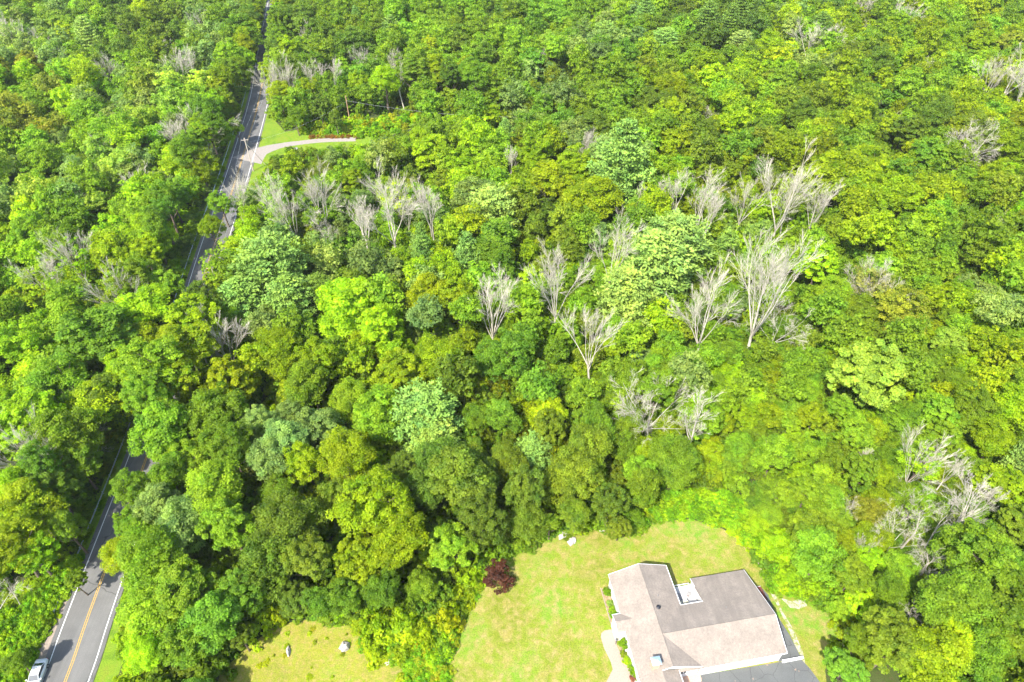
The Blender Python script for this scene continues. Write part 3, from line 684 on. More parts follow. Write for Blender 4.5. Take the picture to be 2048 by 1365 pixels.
# ------------------------------------------------------------------ colours of foliage
TINT = dict(L=(.225, .38, .014), Y=(.29, .39, .012), O=(.185, .27, .010), o=(.125, .185, .028), g=(.155, .295, .030), G=(.105, .205, .026), E=(.085, .215, .036),
            D=(.068, .135, .034), d=(.082, .140, .028), s=(.19, .28, .10), p=(.30, .42, .06), r=(.22, .22, .085), b=(.24, .25, .03), P=(.145, .27, .072), Q=(.21, .33, .090), K=(.07, .15, .04))
for _k in TINT: TINT[_k] = tuple(v*.70+w*.30 for v, w in zip(TINT[_k], (.215, .30, .014)))
for _k in 'LYOogGEDd': TINT[_k] = (TINT[_k][0]*1.10, TINT[_k][1]*1.05, TINT[_k][2]*.75)
for _k in TINT: TINT[_k] = tuple(v*q_ for v, q_ in zip(TINT[_k], (1.32, 1.26, 1.1)))
CNAME = dict(L='bright lime-green', Y='yellow-green', O='olive-yellow', o='dull olive', g='fresh green', G='mid-green', E='emerald-green', D='dark green', d='deep olive-green', s='greyish sage-green', p='pale mint-green', r='browning', b='orange-tinged', P='blue-green', Q='pale grey-green', K='dark blue-green')
GRID = ["Gsp gD GD Gs DG G gG GgD gEG gEs gGD DGK gYs GO Og OgG".split(),
        "gLb gsL gps sgp DGg GEg gGo GOG oEs G oGO gOL OoG EGO OgG OYg".split(),
        "gsp gps gLs gsO gOo gLs gog gLg OOg sGO OOg OoE OOo EGO EOG OoG".split(),
        "gL gLG Lgs Lg Ogs gEs gLs gOE Ood sEg GgO gLQ gLg gOG OgG LGo".split(),
        "OLg gLY gOG gO GsE LgG Lgs LOg gGL ggo GLo gLs oGL oGg GgO Lgs".split(),
        "Lgg EGg gGE gGO OOG OLG OLO OGo EgG gGL gGs GgL GOg gLO OgG LOG".split(),
        "LgO oDG DGE sgG OsG OLO sDO EoG Ooy GoG gGO gGO LOg gGO OGg LGO".split(),
        "GDL gDd sGO GdO oOG Ood DDd Dod oDd oGo gGL GLg gGO GOb gGg LGo".split(),
        "LGD LGg GGd GDd GEd EEG OGE LOg LgL LLg GLg GgO LOg LGg Gg GgE".split(),
        "LGo LgL GGd GE LYO LYO LYg LLg LLL LLL LLg LgL LOg LOo Lgo GEO".split()]
def region_col(px, py, rg):
    r = min(9, max(0, int(py/136.5))); c = min(15, max(0, int(px/128)))
    s = GRID[r][c].replace('y', 'Y'); return s[rg.randint(len(s))]
def vary(c, rg, amt=.13):
    v = 1+rg.randn()*amt; h = rg.randn()*.06
    return (max(.01, c[0]*v*(1+h)), max(.01, c[1]*v), max(.004, c[2]*v*(1-h)))

# ------------------------------------------------------------------ what must stay open to view
CLEAR = [
 [(0, 1490), (0, 1245), (60, 1215), (110, 1160), (150, 1130), (120, 1240), (100, 1320), (110, 1490)], [(205, 1490), (215, 1300), (238, 1235), (246, 1245), (232, 1310), (220, 1490)],
 [(60, 1490), (85, 1310), (140, 1190), (172, 1122), (195, 1135), (200, 1185), (232, 1205), (240, 1225), (225, 1290), (195, 1490)],
 [(252, 897), (290, 897), (286, 925), (240, 990), (208, 1070), (186, 1120), (172, 1120), (200, 1040)],
 [(408, 440), (430, 445), (432, 500), (402, 520), (394, 560), (424, 600), (400, 642), (345, 645), (375, 560)],
 [(385, 690), (394, 690), (392, 720), (380, 725)],
 [(503, 183), (524, 188), (532, 262), (500, 372), (462, 350), (458, 320), (488, 240)],
 [(510, 270), (560, 272), (715, 272), (722, 292), (600, 300), (535, 330), (500, 370)],
 [(600, 262), (640, 264), (700, 240), (840, 235), (820, 262), (730, 280), (620, 275)],
 [(528, 215), (542, 250), (560, 270), (525, 290)],
 [(893, 1490), (900, 1290), (932, 1215), (960, 1165), (1030, 1165), (1030, 1112), (1100, 1084), (1200, 1066), (1280, 1072), (1300, 1052), (1380, 1046), (1440, 1066), (1495, 1098), (1515, 1135), (1545, 1185), (1600, 1190), (1650, 1225), (1672, 1250), (1655, 1300), (1630, 1335), (1645, 1490)],
 [(450, 1490), (455, 1340), (500, 1300), (550, 1265), (600, 1248), (695, 1248), (720, 1270), (745, 1320), (800, 1330), (830, 1300), (890, 1300), (890, 1490)],
 [(1300, 1040), (1320, 985), (1460, 985), (1500, 1060), (1440, 1050), (1380, 1030)]]
LOW = [[(1760, 960), (1870, 950), (1910, 1010), (1890, 1110), (1850, 1170), (1760, 1150)], [(1320, 520), (1480, 470), (1620, 500), (1640, 720), (1350, 740)], [(1050, 480), (1170, 460), (1250, 590), (1240, 790), (1110, 790), (1050, 640)],
 [(1360, 330), (1500, 300), (1680, 340), (1690, 490), (1400, 530)], [(950, 600), (1040, 600), (1030, 700), (950, 700)], [(560, 350), (880, 330), (900, 500), (620, 520)]]
CB = [(min(p[0] for p in P), max(p[0] for p in P), min(p[1] for p in P), max(p[1] for p in P)) for P in CLEAR]
def covers_clear(X, Y, zlo, zhi, r, k=1.02):
    """would a crown standing here hide something the photograph shows open?"""
    for fz in (0.0, .5, 1.0):
        z = zlo+(zhi-zlo)*fz; rr = r*(.8, 1, .5)[int(fz*2)]*k
        for q in range(8):
            a = q*pi/4; x, y, _ = proj(X+rr*cos(a), Y+rr*sin(a), z)
            for P, b in zip(CLEAR, CB):
                if b[0] <= x <= b[1] and b[2] <= y <= b[3] and inpoly(x, y, P): return True
        x, y, _ = proj(X, Y, z)
        for P, b in zip(CLEAR, CB):
            if b[0] <= x <= b[1] and b[2] <= y <= b[3] and inpoly(x, y, P): return True
    return False
GP = {k: gpoly(k) for k in POLY}
LANE = smooth_line([un(*p) for p in [(510, 310), (560, 292), (600, 286), (650, 281), (715, 279), (760, 284)]], 4)
def open_ground(x, y, m=0.0):
    rd = road_dist(x, y); 
    if y < 420 and -5.4-m < rd < (5.6 if y < 60 or 170 < y < 240 else 5.2)+m and np.hypot(ROAD[:, 0]-x, ROAD[:, 1]-y).min() < 16: return True
    if np.hypot(LANE[:, 0]-x, LANE[:, 1]-y).min() < 3.0+m: return True
    for k in ('lawn', 'meadow'):
        if inpoly(x, y, GP[k]): return True
    return False

# ------------------------------------------------------------------ hand-placed trees: photo x, y of the crown's middle, crown width (px), colour, form, height
# forms: c broadleaf crown, t tall broadleaf on a bare trunk, h half-bare
LIVE = """740 262 0
310 740 150 g c! 19|325 860 120 g c! 15|300 800 110 g c! 16|350 690 80 O c! 12|190 670 150 E c 17|120 760 130 g c 15|60 840 150 L c 15|215 800 95 D c 12|30 690 110 L c 15|430 830 130 G c 13|460 760 120 O c 14|560 700 120 O c 13|640 720 110 O c 13
690 610 130 L c 15|760 655 120 L c 14|855 590 95 O c 13|915 600 90 O c 13|870 720 120 O c 13|800 745 110 O c 12|760 830 110 g c 12|1012 705 125 E c 14|985 515 75 E c 14|1000 540 60 E c 10|700 800 90 g c 11|640 850 110 s c 12|570 880 100 s c 12|520 850 90 s c 11
430 990 130 g c 15|460 1060 120 g c 14|570 1050 150 d c 16|620 1130 110 d c 14|540 1130 130 d c 14|760 1010 170 O c 17|800 1100 130 O c 14|720 1120 110 O c 13|690 920 130 O c 15|610 930 110 O c 13|930 960 150 D c 16|960 1040 130 D c 15|880 920 100 D c 13|1050 985 110 D c 14|1140 950 120 o c 13|1220 1000 130 d c 13|1180 900 100 o c 12|1100 1040 90 G c 10|1150 1030 80 o c 9|1240 1045 100 d c 9
305 1120 130 g c 15|365 1190 130 G c 14|425 1240 120 E c 13|480 1190 110 E c 12|312 1230 115 g c 12|370 1290 110 G c 11|288 1310 85 L c 10|480 1270 90 d c 9|640 1200 90 E c 9|690 1190 90 E c 9|760 1180 90 G c 9|590 1200 80 D c 8|250 1118 88 Y c! 11|268 1050 80 g c! 10|320 1020 90 s c 12|270 985 95 G c! 13|340 960 90 g c 12|380 920 90 g c 11|840 1170 80 G c 7
1740 748 165 p c 15|1745 570 110 r h 13|1815 620 110 b c 13|1720 620 90 G c 9|1640 530 100 L c 15|1670 590 80 g c 12|1900 690 75 p c 9|1300 520 90 g c 11|1960 1120 180 G c 17|1900 1210 140 G c 15|2010 1250 140 G c 15|1960 1300 120 G c 13|1780 1290 150 o c 13|1860 1330 130 O c 13|1720 1290 90 G c 10|1900 1290 100 Y c 12|1690 1340 90 E c 9|1835 930 90 L h 12
60 1100 150 L c 15|130 1050 120 G c 14|110 980 120 D c 13|40 1000 120 L c 13|160 930 100 G c 12|80 920 120 L h 14|150 1160 80 G c 8|30 1320 90 G c 8
440 400 95 g c 14|420 450 80 O c 13|430 555 75 O c 11|455 640 70 g c 9|300 470 110 L c 15|230 500 110 L c 14|150 520 100 L h 14|100 570 120 L h 14|330 560 110 g c 14|240 600 110 O h 14|60 470 110 g c 14|90 320 90 g c 13|400 330 80 O c 13|420 260 75 G c 14|440 200 80 G c 14|470 250 60 G c 12|460 110 85 g c 15|480 60 80 G c 15|450 150 70 G c 14
840 268 95 L c 14|860 300 90 L c 13|720 335 60 g c 8|730 300 50 D c 6|560 320 55 D c 6|590 320 50 D c 6|640 345 70 o c 7|700 360 80 O c 8|790 400 85 Y h 13|1020 590 80 E c 9|1100 360 100 O c 14|1150 330 110 O c 14|1180 400 120 O c 15|1070 300 90 O c 13|1260 428 40 Y c 8|930 330 90 L c 12|950 400 90 s c 13
1300 200 70 D c 13|1345 180 90 O c 14|1210 190 70 D c 13|1330 210 60 D c 11|1410 270 70 D c 13|1190 250 70 D c 12|1510 270 70 D c 13|1600 230 70 D c 13|1590 200 70 D c 12|1760 120 80 D c 14|1700 110 70 d c 13|1660 350 120 O c 15|1740 330 120 O c 15|1790 390 110 O c 14|1820 260 90 D c 15|1870 240 90 D c 15|1860 310 80 E c 13|1950 260 90 D c 14|1990 360 90 O c 15|2020 290 80 O c 14|1960 90 80 O c 14|1900 80 70 O c 14|2020 90 60 b c 13|1660 20 60 K c 13|1770 20 60 K c 13
1100 90 70 p c 13|1560 140 80 L c 14|1540 95 70 L c 14|860 95 45 Y c 12|575 100 55 Y c 14|130 65 50 Y c 12|290 25 50 Y c 13|60 130 60 b c 13|570 40 80 D c 15|640 70 80 D c 15|710 90 80 D c 15|540 150 50 O c 13|1370 55 60 D c 14|660 30 70 G c 14|770 170 60 L t 17|830 150 75 o t 19|870 150 60 O t 18|900 160 65 D t 18|950 160 70 G t 18|720 170 60 O c 13|590 230 60 G c 12|640 215 60 D c 12|670 235 50 D c 11|610 180 50 O c 12|560 190 50 O c 12"""
LIVE = [l.split() for q in LIVE.split('\n')[1:] for l in q.split('|')]
PINES = """1247 318 140 P 0 27|540 545 150 P 3 21|580 600 110 P 1 16|480 600 100 P 1 14|845 492 50 P 0 16|935 515 70 P 2 17|1310 530 170 Q 1 21|1350 490 140 Q 3 19|1255 590 130 Q 1 17|850 830 135 P 3 14|870 880 100 P 3 11|985 420 110 Q 3 15|1290 25 50 P 0 17|1415 40 60 K 1 18|1460 45 55 K 0 18|175 70 55 Q 1 17|2045 920 60 Q 1 15|1065 905 75 P 3 8|712 35 28 P 0 12|782 60 45 P 1 14|1010 258 38 P 0 9|1210 70 50 P 3 13|1480 90 50 s 3 13|640 590 60 D 3 13|1395 620 50 K 1 8|1330 85 60 P 3 13|1480 20 60 K 0 18|1640 55 50 K 1 15"""
PINES = [l.split() for l in PINES.split('|')]
# dead trees: photo x, y of the foot, height (m), form, width factor, label detail
DEADS = """1395 712 17.5 vase 1.05|1496 700 21 vase 1.1|1470 470 17 vase2 .85|1545 480 18 vase .9|1615 470 13.5 vase 1.1|1400 500 17 tall2 .9|1378 490 17 tall .9|1265 440 11 slim .9|1212 600 19 tall2 .8|1110 655 19 vase 1.0|985 690 15 vase 1.0|1178 762 17 vase2 1.0|1540 706 12 gnarl .9|1290 872 11.5 fir 1.0|1374 905 12 tall 1.1|1610 130 12 vase 1.1|1650 122 12 wide .9|1720 50 10 vase 1|1790 78 12 vase 1.1|1960 215 15 vase .95|1985 225 16 tall 1|2020 240 17 vase2 1|2045 235 16 vase 1|1920 345 13 gnarl 1.1|1900 360 10 wide .9|240 188 10 vase 1.05|40 118 12 tall2 1|22 100 12 vase2 1|80 128 11 vase 1|105 140 9 vase2 1|375 190 12 vase 1|395 175 11 tall2 1|415 90 11 vase2 1|400 312 12 wide 1.3|370 320 11 vase 1.2|290 410 9 vase 1|655 460 14 vase 1.1|640 455 12 tall 1|575 470 14 vase 1|600 500 12 vase2 .8|490 455 12 vase .9|660 510 9 gnarl .8|740 520 14 tall 1|725 500 12 tall2 .9|795 520 17 tall2 1|865 480 15 vase2 .9|868 485 12 slim 1|415 730 11 vase 1|470 745 12 vase .95|435 735 9 slim 1|190 925 6 gnarl 1.3|135 860 8 gnarl 1.3|735 170 11 vase2 1|795 168 9 vase 1.2|810 225 15 slim 1.1|760 165 8 tall2 1|545 215 12 vase 1.2|583 215 12 vase 1|635 205 13 tall2 1|672 195 12 tall 1|655 190 10 slim 1|1020 365 9 vase2 .9|1165 345 10 vase 1.2|1190 340 9 tall2 1.2|1085 420 7 vase2 .9|1405 250 5 gnarl 1|1775 270 8 snag .8|1760 275 7 snag .7|1900 1078 14 slim 1.3|1885 1075 13 snag .8|1870 985 8 tall .9|1848 1100 12 snag .6|1800 1100 11.5 snag .6|1772 1110 7.5 gnarl .9|1838 1155 9 snag 1.2|1912 1060 12 tall .7|1850 1170 7 wide 1.0|1672 1035 6 gnarl .8|1712 1115 5 vase2 .8|1820 1300 7 gnarl 1.1|1730 812 6 vase .9|1722 940 5 vase2 1|1255 655 7 vase2 .8|1700 620 8 vase2 1.1|4 1240 9 gnarl 1|44 1216 6 snag .8|1080 150 8 vase2 1|1020 50 8 vase 1|620 110 9 vase2 1|700 50 7 vase 1|1730 90 7 tall2 1|1980 470 6 vase2 .8|1520 600 10 vase2 1|1560 470 14 tall2 1|1345 455 14 tall 1|1315 430 9 slim 1|820 470 9 vase2 1|1840 160 7 vase 1|210 330 7 vase 1|110 290 7 wide .8|180 420 6 vase 1|310 180 8 vase2 1|260 90 8 vase2 1|345 130 8 tall2 1|430 330 8 vase 1|140 160 8 vase 1"""
DEADS = [l.split() for l in DEADS.split('|')]
trees = []           # everything standing, for labels: dict(obj, px, py, col, kind, w)
grp = {}
def reg(o, X, Y, Z, col, kind, w): x, y, dp = proj(X, Y, Z); trees.append(dict(o=o, x=x, y=y, col=col, kind=kind, w=w, dep=dp))
rg = np.random.RandomState(42)
occ = []             # (X, Y, r)
def add_broadleaf(X, Y, r, h, col, form, sd):
    g = np.random.RandomState(sd); c = TINT[col]
    t = bpy.data.objects.new('broadleaf_tree', None); t.location = (X, Y, 0); t.rotation_euler = (0, 0, g.rand()*6.28); link(t); t['category'] = 'tree'
    t['group'] = 'leafy broadleaf trees of the wood'
    if form == 't': rz = min(h*.30, r*1.15)
    elif form == 'h': rz = min(r*1.0, h*.42)
    else: rz = min(r*(1.0+.35*g.rand()), h*.48)
    me = (SPARSE if form == 'h' else HI)[sd % (3 if form == 'h' else 12)]
    cr = obj('crown', me, t, (0, 0, h-rz), (g.randn()*.08, g.randn()*.08, g.rand()*6.28), (r*(1+.1*g.randn()), r*(1+.1*g.randn()), rz))
    cr.color = (*vary(c, g, .08), 1)
    w = 1.0 if form != 't' else 1.3
    obj('trunk', TRUNK[sd % 5] if form != 't' else TRUNK[sd % 5], t, (0, 0, 0), (0, 0, g.rand()*6), (h*w, h*w, h))
    if form == 'h':
        tr, limbs = DEAD[('vase', 'vase2', 'wide')[sd % 3]][0]
        for l in limbs: obj('limb', l, t, (0, 0, 0), (0, 0, 0), (h*.85, h*.85, h*.95))
    reg(t, X, Y, h-rz, col, 'half' if form == 'h' else 'leaf', r); return t
for k, (px, py, w, col, form, h) in enumerate(LIVE):
    px, py, w, h = float(px), float(py), float(w), float(h)
    # crown middle at about 60 % of the height
    hc = h*.62; X, Y = un(px, py, hc); dep = proj(X, Y, hc)[2]; r = w/2/(F/dep)*.88
    n_ = 0
    ex = form.endswith('!'); form = form[0]
    while n_ < 4 and not ex and covers_clear(X, Y, h*.2, h, r, 1.0): r *= .88; h *= .94; n_ += 1
    add_broadleaf(X, Y, r, h, col, form, 100+k); occ.append((X, Y, r*.9))
for k, (px, py, w, col, kind, h) in enumerate(PINES):
    px, py, w, kind, h = float(px), float(py), float(w), int(kind), float(h)
    hc = h*.55; X, Y = un(px, py, hc); dep = proj(X, Y, hc)[2]; r = w/2/(F/dep)*1.05
    t = bpy.data.objects.new('pine_tree', None); t.location = (X, Y, 0); link(t); t['category'] = 'pine tree'; t['group'] = 'pines scattered in the wood'
    g = np.random.RandomState(500+k); hz = h*.46 if kind != 3 else min(h*.46, r*1.1)
    cr = obj('crown', PINE[kind], t, (0, 0, h-hz), (0, 0, g.rand()*6), (r, r, hz)); cr.color = (*vary(TINT[col], g, .06), 1)
    obj('trunk', PTRUNK[0], t, (0, 0, 0), (0, 0, 0), (h, h, h)); reg(t, X, Y, h-hz, col, 'pine', r); occ.append((X, Y, r*.8))
for k, (px, py, h, form, wf) in enumerate(DEADS):
    px, py, h, wf = float(px), float(py), float(h), float(wf)
    X, Y = un(px, py, 0); g = np.random.RandomState(900+k); h *= g.uniform(1.0, 1.18); s = h*wf*g.uniform(.85, 1.08)
    t = bpy.data.objects.new('dead_tree', None); t.location = (X, Y, 0); t.rotation_euler = (g.randn()*.07, g.randn()*.07, g.rand()*6.28); link(t); t['category'] = 'dead tree'
    t['group'] = 'bare dead trees of the wood'
    tr, limbs = DEAD[form][k % len(DEAD[form])]; obj('trunk', tr, t, (0, 0, 0), (0, 0, 0), (s, s, h))
    drop = g.randint(0, len(limbs)) if len(limbs) > 5 else -1            # a limb or two broken away, others shortened
    for n_, l in enumerate(limbs):
        if n_ == drop: continue
        q_ = g.uniform(.8, 1.06); obj('limb', l, t, (0, 0, 0), (0, 0, g.randn()*.25), (s*q_, s*q_, h*q_))
    reg(t, X, Y, h*.62, form, 'dead', h*.3*wf); occ.append((X, Y, 2.2))
# trees that close over the road where the photograph hides it
nroad = 0
for Y0, Y1 in ((58, 84), (126, 172), (186, 252)):
    y_ = Y0
    while y_ < Y1:
        i_ = int(np.argmin(abs(ROAD[:, 1]-y_))); T_ = ROAD[i_+1]-ROAD[i_-1]; T_ = T_/np.hypot(*T_)
        q_ = np.array([np.interp(y_, ROAD[:, 1], ROAD[:, 0]), y_])-np.array([T_[1], -T_[0]])*rg.uniform(9.6, 11)
        add_broadleaf(q_[0], q_[1], rg.uniform(3.8, 4.8), rg.uniform(13, 17), 'gGLEOG'[rg.randint(6)], 'c', 2500+nroad); occ.append((q_[0], q_[1], 3.6)); nroad += 1
        y_ += rg.uniform(6, 8)
for Y0, Y1, st in ((84, 122, 8.5), (264, 352, 9.5)):
    y_ = Y0
    while y_ < Y1:
        i_ = int(np.argmin(abs(ROAD[:, 1]-y_))); T_ = ROAD[i_+1]-ROAD[i_-1]; T_ = T_/np.hypot(*T_); n_ = np.array([T_[1], -T_[0]])
        c0_ = np.array([np.interp(y_, ROAD[:, 1], ROAD[:, 0]), y_])
        for sd_ in (1, -1):
            o_ = 6.6+rg.rand()*1.2; q_ = c0_+n_*o_*sd_+T_*rg.randn(); r_ = rg.uniform(4.6, 5.8); h_ = rg.uniform(13, 17) if sd_ > 0 else rg.uniform(10, 13)
            if sd_ < 0 and Y0 < 200 and y_ < 92: continue
            add_broadleaf(q_[0], q_[1], r_, h_, 'GgODEL'[rg.randint(6)], 'c', 2000+nroad); occ.append((q_[0], q_[1], r_*.8)); nroad += 1
        y_ += st
# ---- fill the wood between them
OC = np.array(occ)
fill = []; sp = 8.6; row = 0; Yc = 24.
while Yc < 560:
    row += 1; sp = 7.4 if Yc < 250 else 8.2
    xm = (Yc*.9+60)*.80+26; Xc = -xm+(row % 2)*sp/2
    while Xc < xm:
        X = Xc+rg.uniform(-.33, .33)*sp; Y = Yc+rg.uniform(-.33, .33)*sp; Xc += sp
        big = rg.rand(); r = 2.4+2.3*big; h = 7.0+6.5*big+rg.randn()*1.0
        q = min(1, max(0, (Y-60)/140)); r *= 1+.12*q
        px, py, dp = proj(X, Y, h*.65)
        if px > 1380 and py > 560: h *= .92; r *= .92          # young growth on the right
        if Y < 44 and -30 < X < 58 or Y < 54 and X < -54 or open_ground(X, Y, 1.2) or inpoly(X, Y, GP['clearing']): continue
        d = np.hypot(OC[:, 0]-X, OC[:, 1]-Y)
        if (d < OC[:, 2]*.72+r*.55).any(): continue
        tries = 0
        while covers_clear(X, Y, h-1.9*r, h, r) and tries < 3: h *= .75; r *= .75; tries += 1
        if tries == 3 and covers_clear(X, Y, h-1.9*r, h, r): continue
        if r < 1.2: continue
        if any(inpoly(px, py, P_) for P_ in LOW): h = min(h, 7.6+rg.randn()*.8); r = min(r, 2.9)
        fill.append((X, Y, r, h, region_col(px, py, rg), px, py, dp))
    Yc += sp*.87
inview = [f for f in fill if -30 < f[5] < 2078 and -20 < f[6] < 1400]
inview.sort(key=lambda f: -f[2]/f[7]); nfree = 298-len(LIVE)-nroad
near = sorted(inview, key=lambda f: f[7])[:nfree]; nearset = set(id(f) for f in near)
for k, f in enumerate(near):
    add_broadleaf(f[0], f[1], f[2], f[3], f[4], 'h' if (k*7919) % 17 == 0 and f[4] in 'Lgs' else 'c', 3000+k)
rest = [f for f in fill if id(f) not in nearset]
# ---- young growth on the right: small separate crowns under and between the taller trees
AL = np.array([(t['o'].location[0], t['o'].location[1], t['w']) for t in trees]); ny = 0; tries = 0
while ny < 230 and tries < 12000:
    tries += 1; px, py = rg.uniform(1180, 2060), rg.uniform(520, 1230); X, Y = un(px, py, 4); r = rg.uniform(1.7, 2.9); h = r*rg.uniform(1.9, 2.7)
    if open_ground(X, Y, .8) or (np.hypot(AL[:, 0]-X, AL[:, 1]-Y) < AL[:, 2]*.58+r*.5).any() or covers_clear(X, Y, 1, h, r, 1.0): continue
    if any(inpoly(px, py, P_) for P_ in LOW[:1]) and rg.rand() < .5: continue
    g = np.random.RandomState(7000+ny); col = region_col(px, py, g)
    t = bpy.data.objects.new('young_tree', None); t.location = (X, Y, 0); link(t); t['category'] = 'young tree'; t['group'] = 'young trees filling the wood on the right'
    rz = h*.46; cr = obj('crown', HI[g.randint(12)], t, (0, 0, h-rz), (g.randn()*.1, g.randn()*.1, g.rand()*6.28), (r*1.1, r*1.1, rz)); cr.color = (*vary(TINT[col], g, .09), 1)
    obj('trunk', TRUNK[g.randint(5)], t, (0, 0, 0), (0, 0, g.rand()*6), (h, h, h)); reg(t, X, Y, h-rz, col, 'young', r)
    AL = np.vstack([AL, (X, Y, r)]); ny += 1
print('young', ny)
print('LIVE', len(LIVE), 'dead', len(DEADS), 'pine', len(PINES), 'fill', len(fill), 'inview', len(inview), 'rest', len(rest))

# ------------------------------------------------------------------ the rest of the wood and the undergrowth, as masses
def scatter(name, protos, P, idx, scl, rot, tint, label, cat):
    """one object: a cloud of points with a foliage clump instanced on each"""
    src = bpy.data.collections.new(name+'_sources')
    for i, me in enumerate(protos):
        me.name = 'clump_%02d' % i; o = bpy.data.objects.new('clump_%02d' % i, me); src.objects.link(o)
    me = bpy.data.meshes.new(name); me.vertices.add(len(P)); me.vertices.foreach_set('co', np.asarray(P, np.float32).ravel())
    for nm, ty, k, v in (('pick', 'INT', 'value', np.asarray(idx, np.int32)), ('size', 'FLOAT_VECTOR', 'vector', np.asarray(scl, np.float32)),
                         ('turn', 'FLOAT_VECTOR', 'vector', np.asarray(rot, np.float32)), ('tint', 'FLOAT_VECTOR', 'vector', np.asarray(tint, np.float32))):
        a = me.attributes.new(nm, ty, 'POINT'); a.data.foreach_set(k, v.ravel())
    me.update(); o = obj(name, me); stuff(o, label, cat)
    ng = bpy.data.node_groups.new(name, 'GeometryNodeTree'); ng.interface.new_socket('Geometry', in_out='INPUT', socket_type='NodeSocketGeometry'); ng.interface.new_socket('Geometry', in_out='OUTPUT', socket_type='NodeSocketGeometry')
    gi, go = ng.nodes.new('NodeGroupInput'), ng.nodes.new('NodeGroupOutput'); ip = ng.nodes.new('GeometryNodeInstanceOnPoints')
    ci = ng.nodes.new('GeometryNodeCollectionInfo'); ci.inputs['Collection'].default_value = src; ci.inputs['Separate Children'].default_value = True; ci.inputs['Reset Children'].default_value = True
    def na(nm, dt):
        n = ng.nodes.new('GeometryNodeInputNamedAttribute'); n.data_type = dt; n.inputs[0].default_value = nm; return n.outputs[0]
    L = ng.links; L.new(gi.outputs[0], ip.inputs['Points']); L.new(ci.outputs[0], ip.inputs['Instance']); ip.inputs['Pick Instance'].default_value = True
    L.new(na('pick', 'INT'), ip.inputs['Instance Index']); L.new(na('turn', 'FLOAT_VECTOR'), ip.inputs['Rotation']); L.new(na('size', 'FLOAT_VECTOR'), ip.inputs['Scale'])
    L.new(ip.outputs[0], go.inputs[0]); md = o.modifiers.new('scatter', 'NODES'); md.node_group = ng
    return o
FAR = [crown_mesh('clump', 200+i, 80, 42, .055, M['leaf_i'], lump=.13+.04*i, puffr=((.16, .28), (.2, .34))[i % 2]) for i in range(6)]
P, I, Sx, Rt, Tn = [], [], [], [], []
for f in rest:
    X, Y, r, h, col, px, py, dp = f
    h *= rg.uniform(.9, 1.25); rz = min(r*rg.uniform(1.0, 1.45), h*.48); P.append((X, Y, h-rz)); I.append(rg.randint(6)); Sx.append((r, r, rz)); Rt.append((rg.randn()*.08, rg.randn()*.08, rg.rand()*6.28)); Tn.append(vary(TINT[col], rg, .12))
scatter('distant_woodland', FAR, P, I, Sx, Rt, Tn, 'mass of mixed green treetops filling the wood toward the horizon', 'woodland')
BUSH = [crown_mesh('clump', 300+i, 34, 48, .08, M['leaf_i'], zlow=-.1, lump=.2, puffr=(.18, .36), lobed=False) for i in range(5)]
DX = np.array([t['o'].location[0] for t in trees if t['kind'] == 'dead']); DY = np.array([t['o'].location[1] for t in trees if t['kind'] == 'dead'])
P, I, Sx, Rt, Tn = [], [], [], [], []
Yc = 14.
while Yc < 470:
    sp = 2.5 if Yc < 170 else 3.6 if Yc < 280 else 5.5
    xm = (Yc*.9+60)*.80+14; X0 = -xm
    n = int(2*xm/sp)
    for q in range(n):
        X = X0+q*sp+rg.uniform(-.5, .5)*sp; Y = Yc+rg.uniform(-.5, .5)*sp
        rd = road_dist(X, Y); nr = abs(rd) < 12
        if Y < 44 and -30 < X < 58 and not inpoly(X, Y, GP['meadow']) and X > -12 or open_ground(X, Y, .5) or inpoly(X, Y, GP['clearing']): continue
        px, py, dp = proj(X, Y, 1)
        r = rg.uniform(1.2, 2.5)*(1.5 if Yc > 280 else 1); h = rg.uniform(1.2, 4.6)
        if rd < 0 and rd > -14: h *= .45
        if (np.hypot(DX-X, DY-Y) < 3.5).any(): h *= .45
        t = 0
        while t < 3 and covers_clear(X, Y, 0, h, r, .8): h *= .5; r *= .8; t += 1
        P.append((X, Y, 0)); I.append(rg.randint(5)); Sx.append((r, r, h)); Rt.append((0, 0, rg.rand()*6.28))
        c = region_col(px, py, rg); c = {'D': 'G', 'd': 'G', 'K': 'G', 'r': 'o', 'b': 'O'}.get(c, c)
        if nr and py > 1150: c = 'L'
        if px > 1180 and 500 < py < 1250 and not (1290 < px < 1500 and py > 960):
            q_ = Sx[-1]; Sx[-1] = (q_[0], q_[1], q_[2]*.55); c = 'GgoEG'[rg.randint(5)]
        Tn.append(tuple(.86*v for v in vary(TINT[c], rg, .15)))
    Yc += sp
print('undergrowth', len(P))
scatter('undergrowth', BUSH, P, I, Sx, Rt, Tn, 'dense green undergrowth of bushes and saplings covering the forest floor', 'undergrowth')
# ------------------------------------------------------------------ scrub, verge plants, garden shrubs
def scrub(name, poly_px, n, hr, rr, cols, label, cat, seed, edge=None):
    g = np.random.RandomState(seed); G_ = [tuple(un(*p)) for p in poly_px]; xs = [p[0] for p in G_]; ys = [p[1] for p in G_]
    P, I, Sx, Rt, Tn = [], [], [], [], []
    while len(P) < n:
        X, Y = g.uniform(min(xs), max(xs)), g.uniform(min(ys), max(ys))
        if not inpoly(X, Y, G_): continue
        h = g.uniform(*hr); r = g.uniform(*rr); P.append((X, Y, 0)); I.append(g.randint(5)); Sx.append((r, r, h)); Rt.append((0, 0, g.rand()*6.28)); Tn.append(vary(TINT[cols[g.randint(len(cols))]], g, .14))
    b2 = [me.copy() for me in BUSH]
    return scatter(name, b2, P, I, Sx, Rt, Tn, label, cat)
TINT['w'] = (.36, .38, .015); TINT['m'] = (.20, .38, .013)
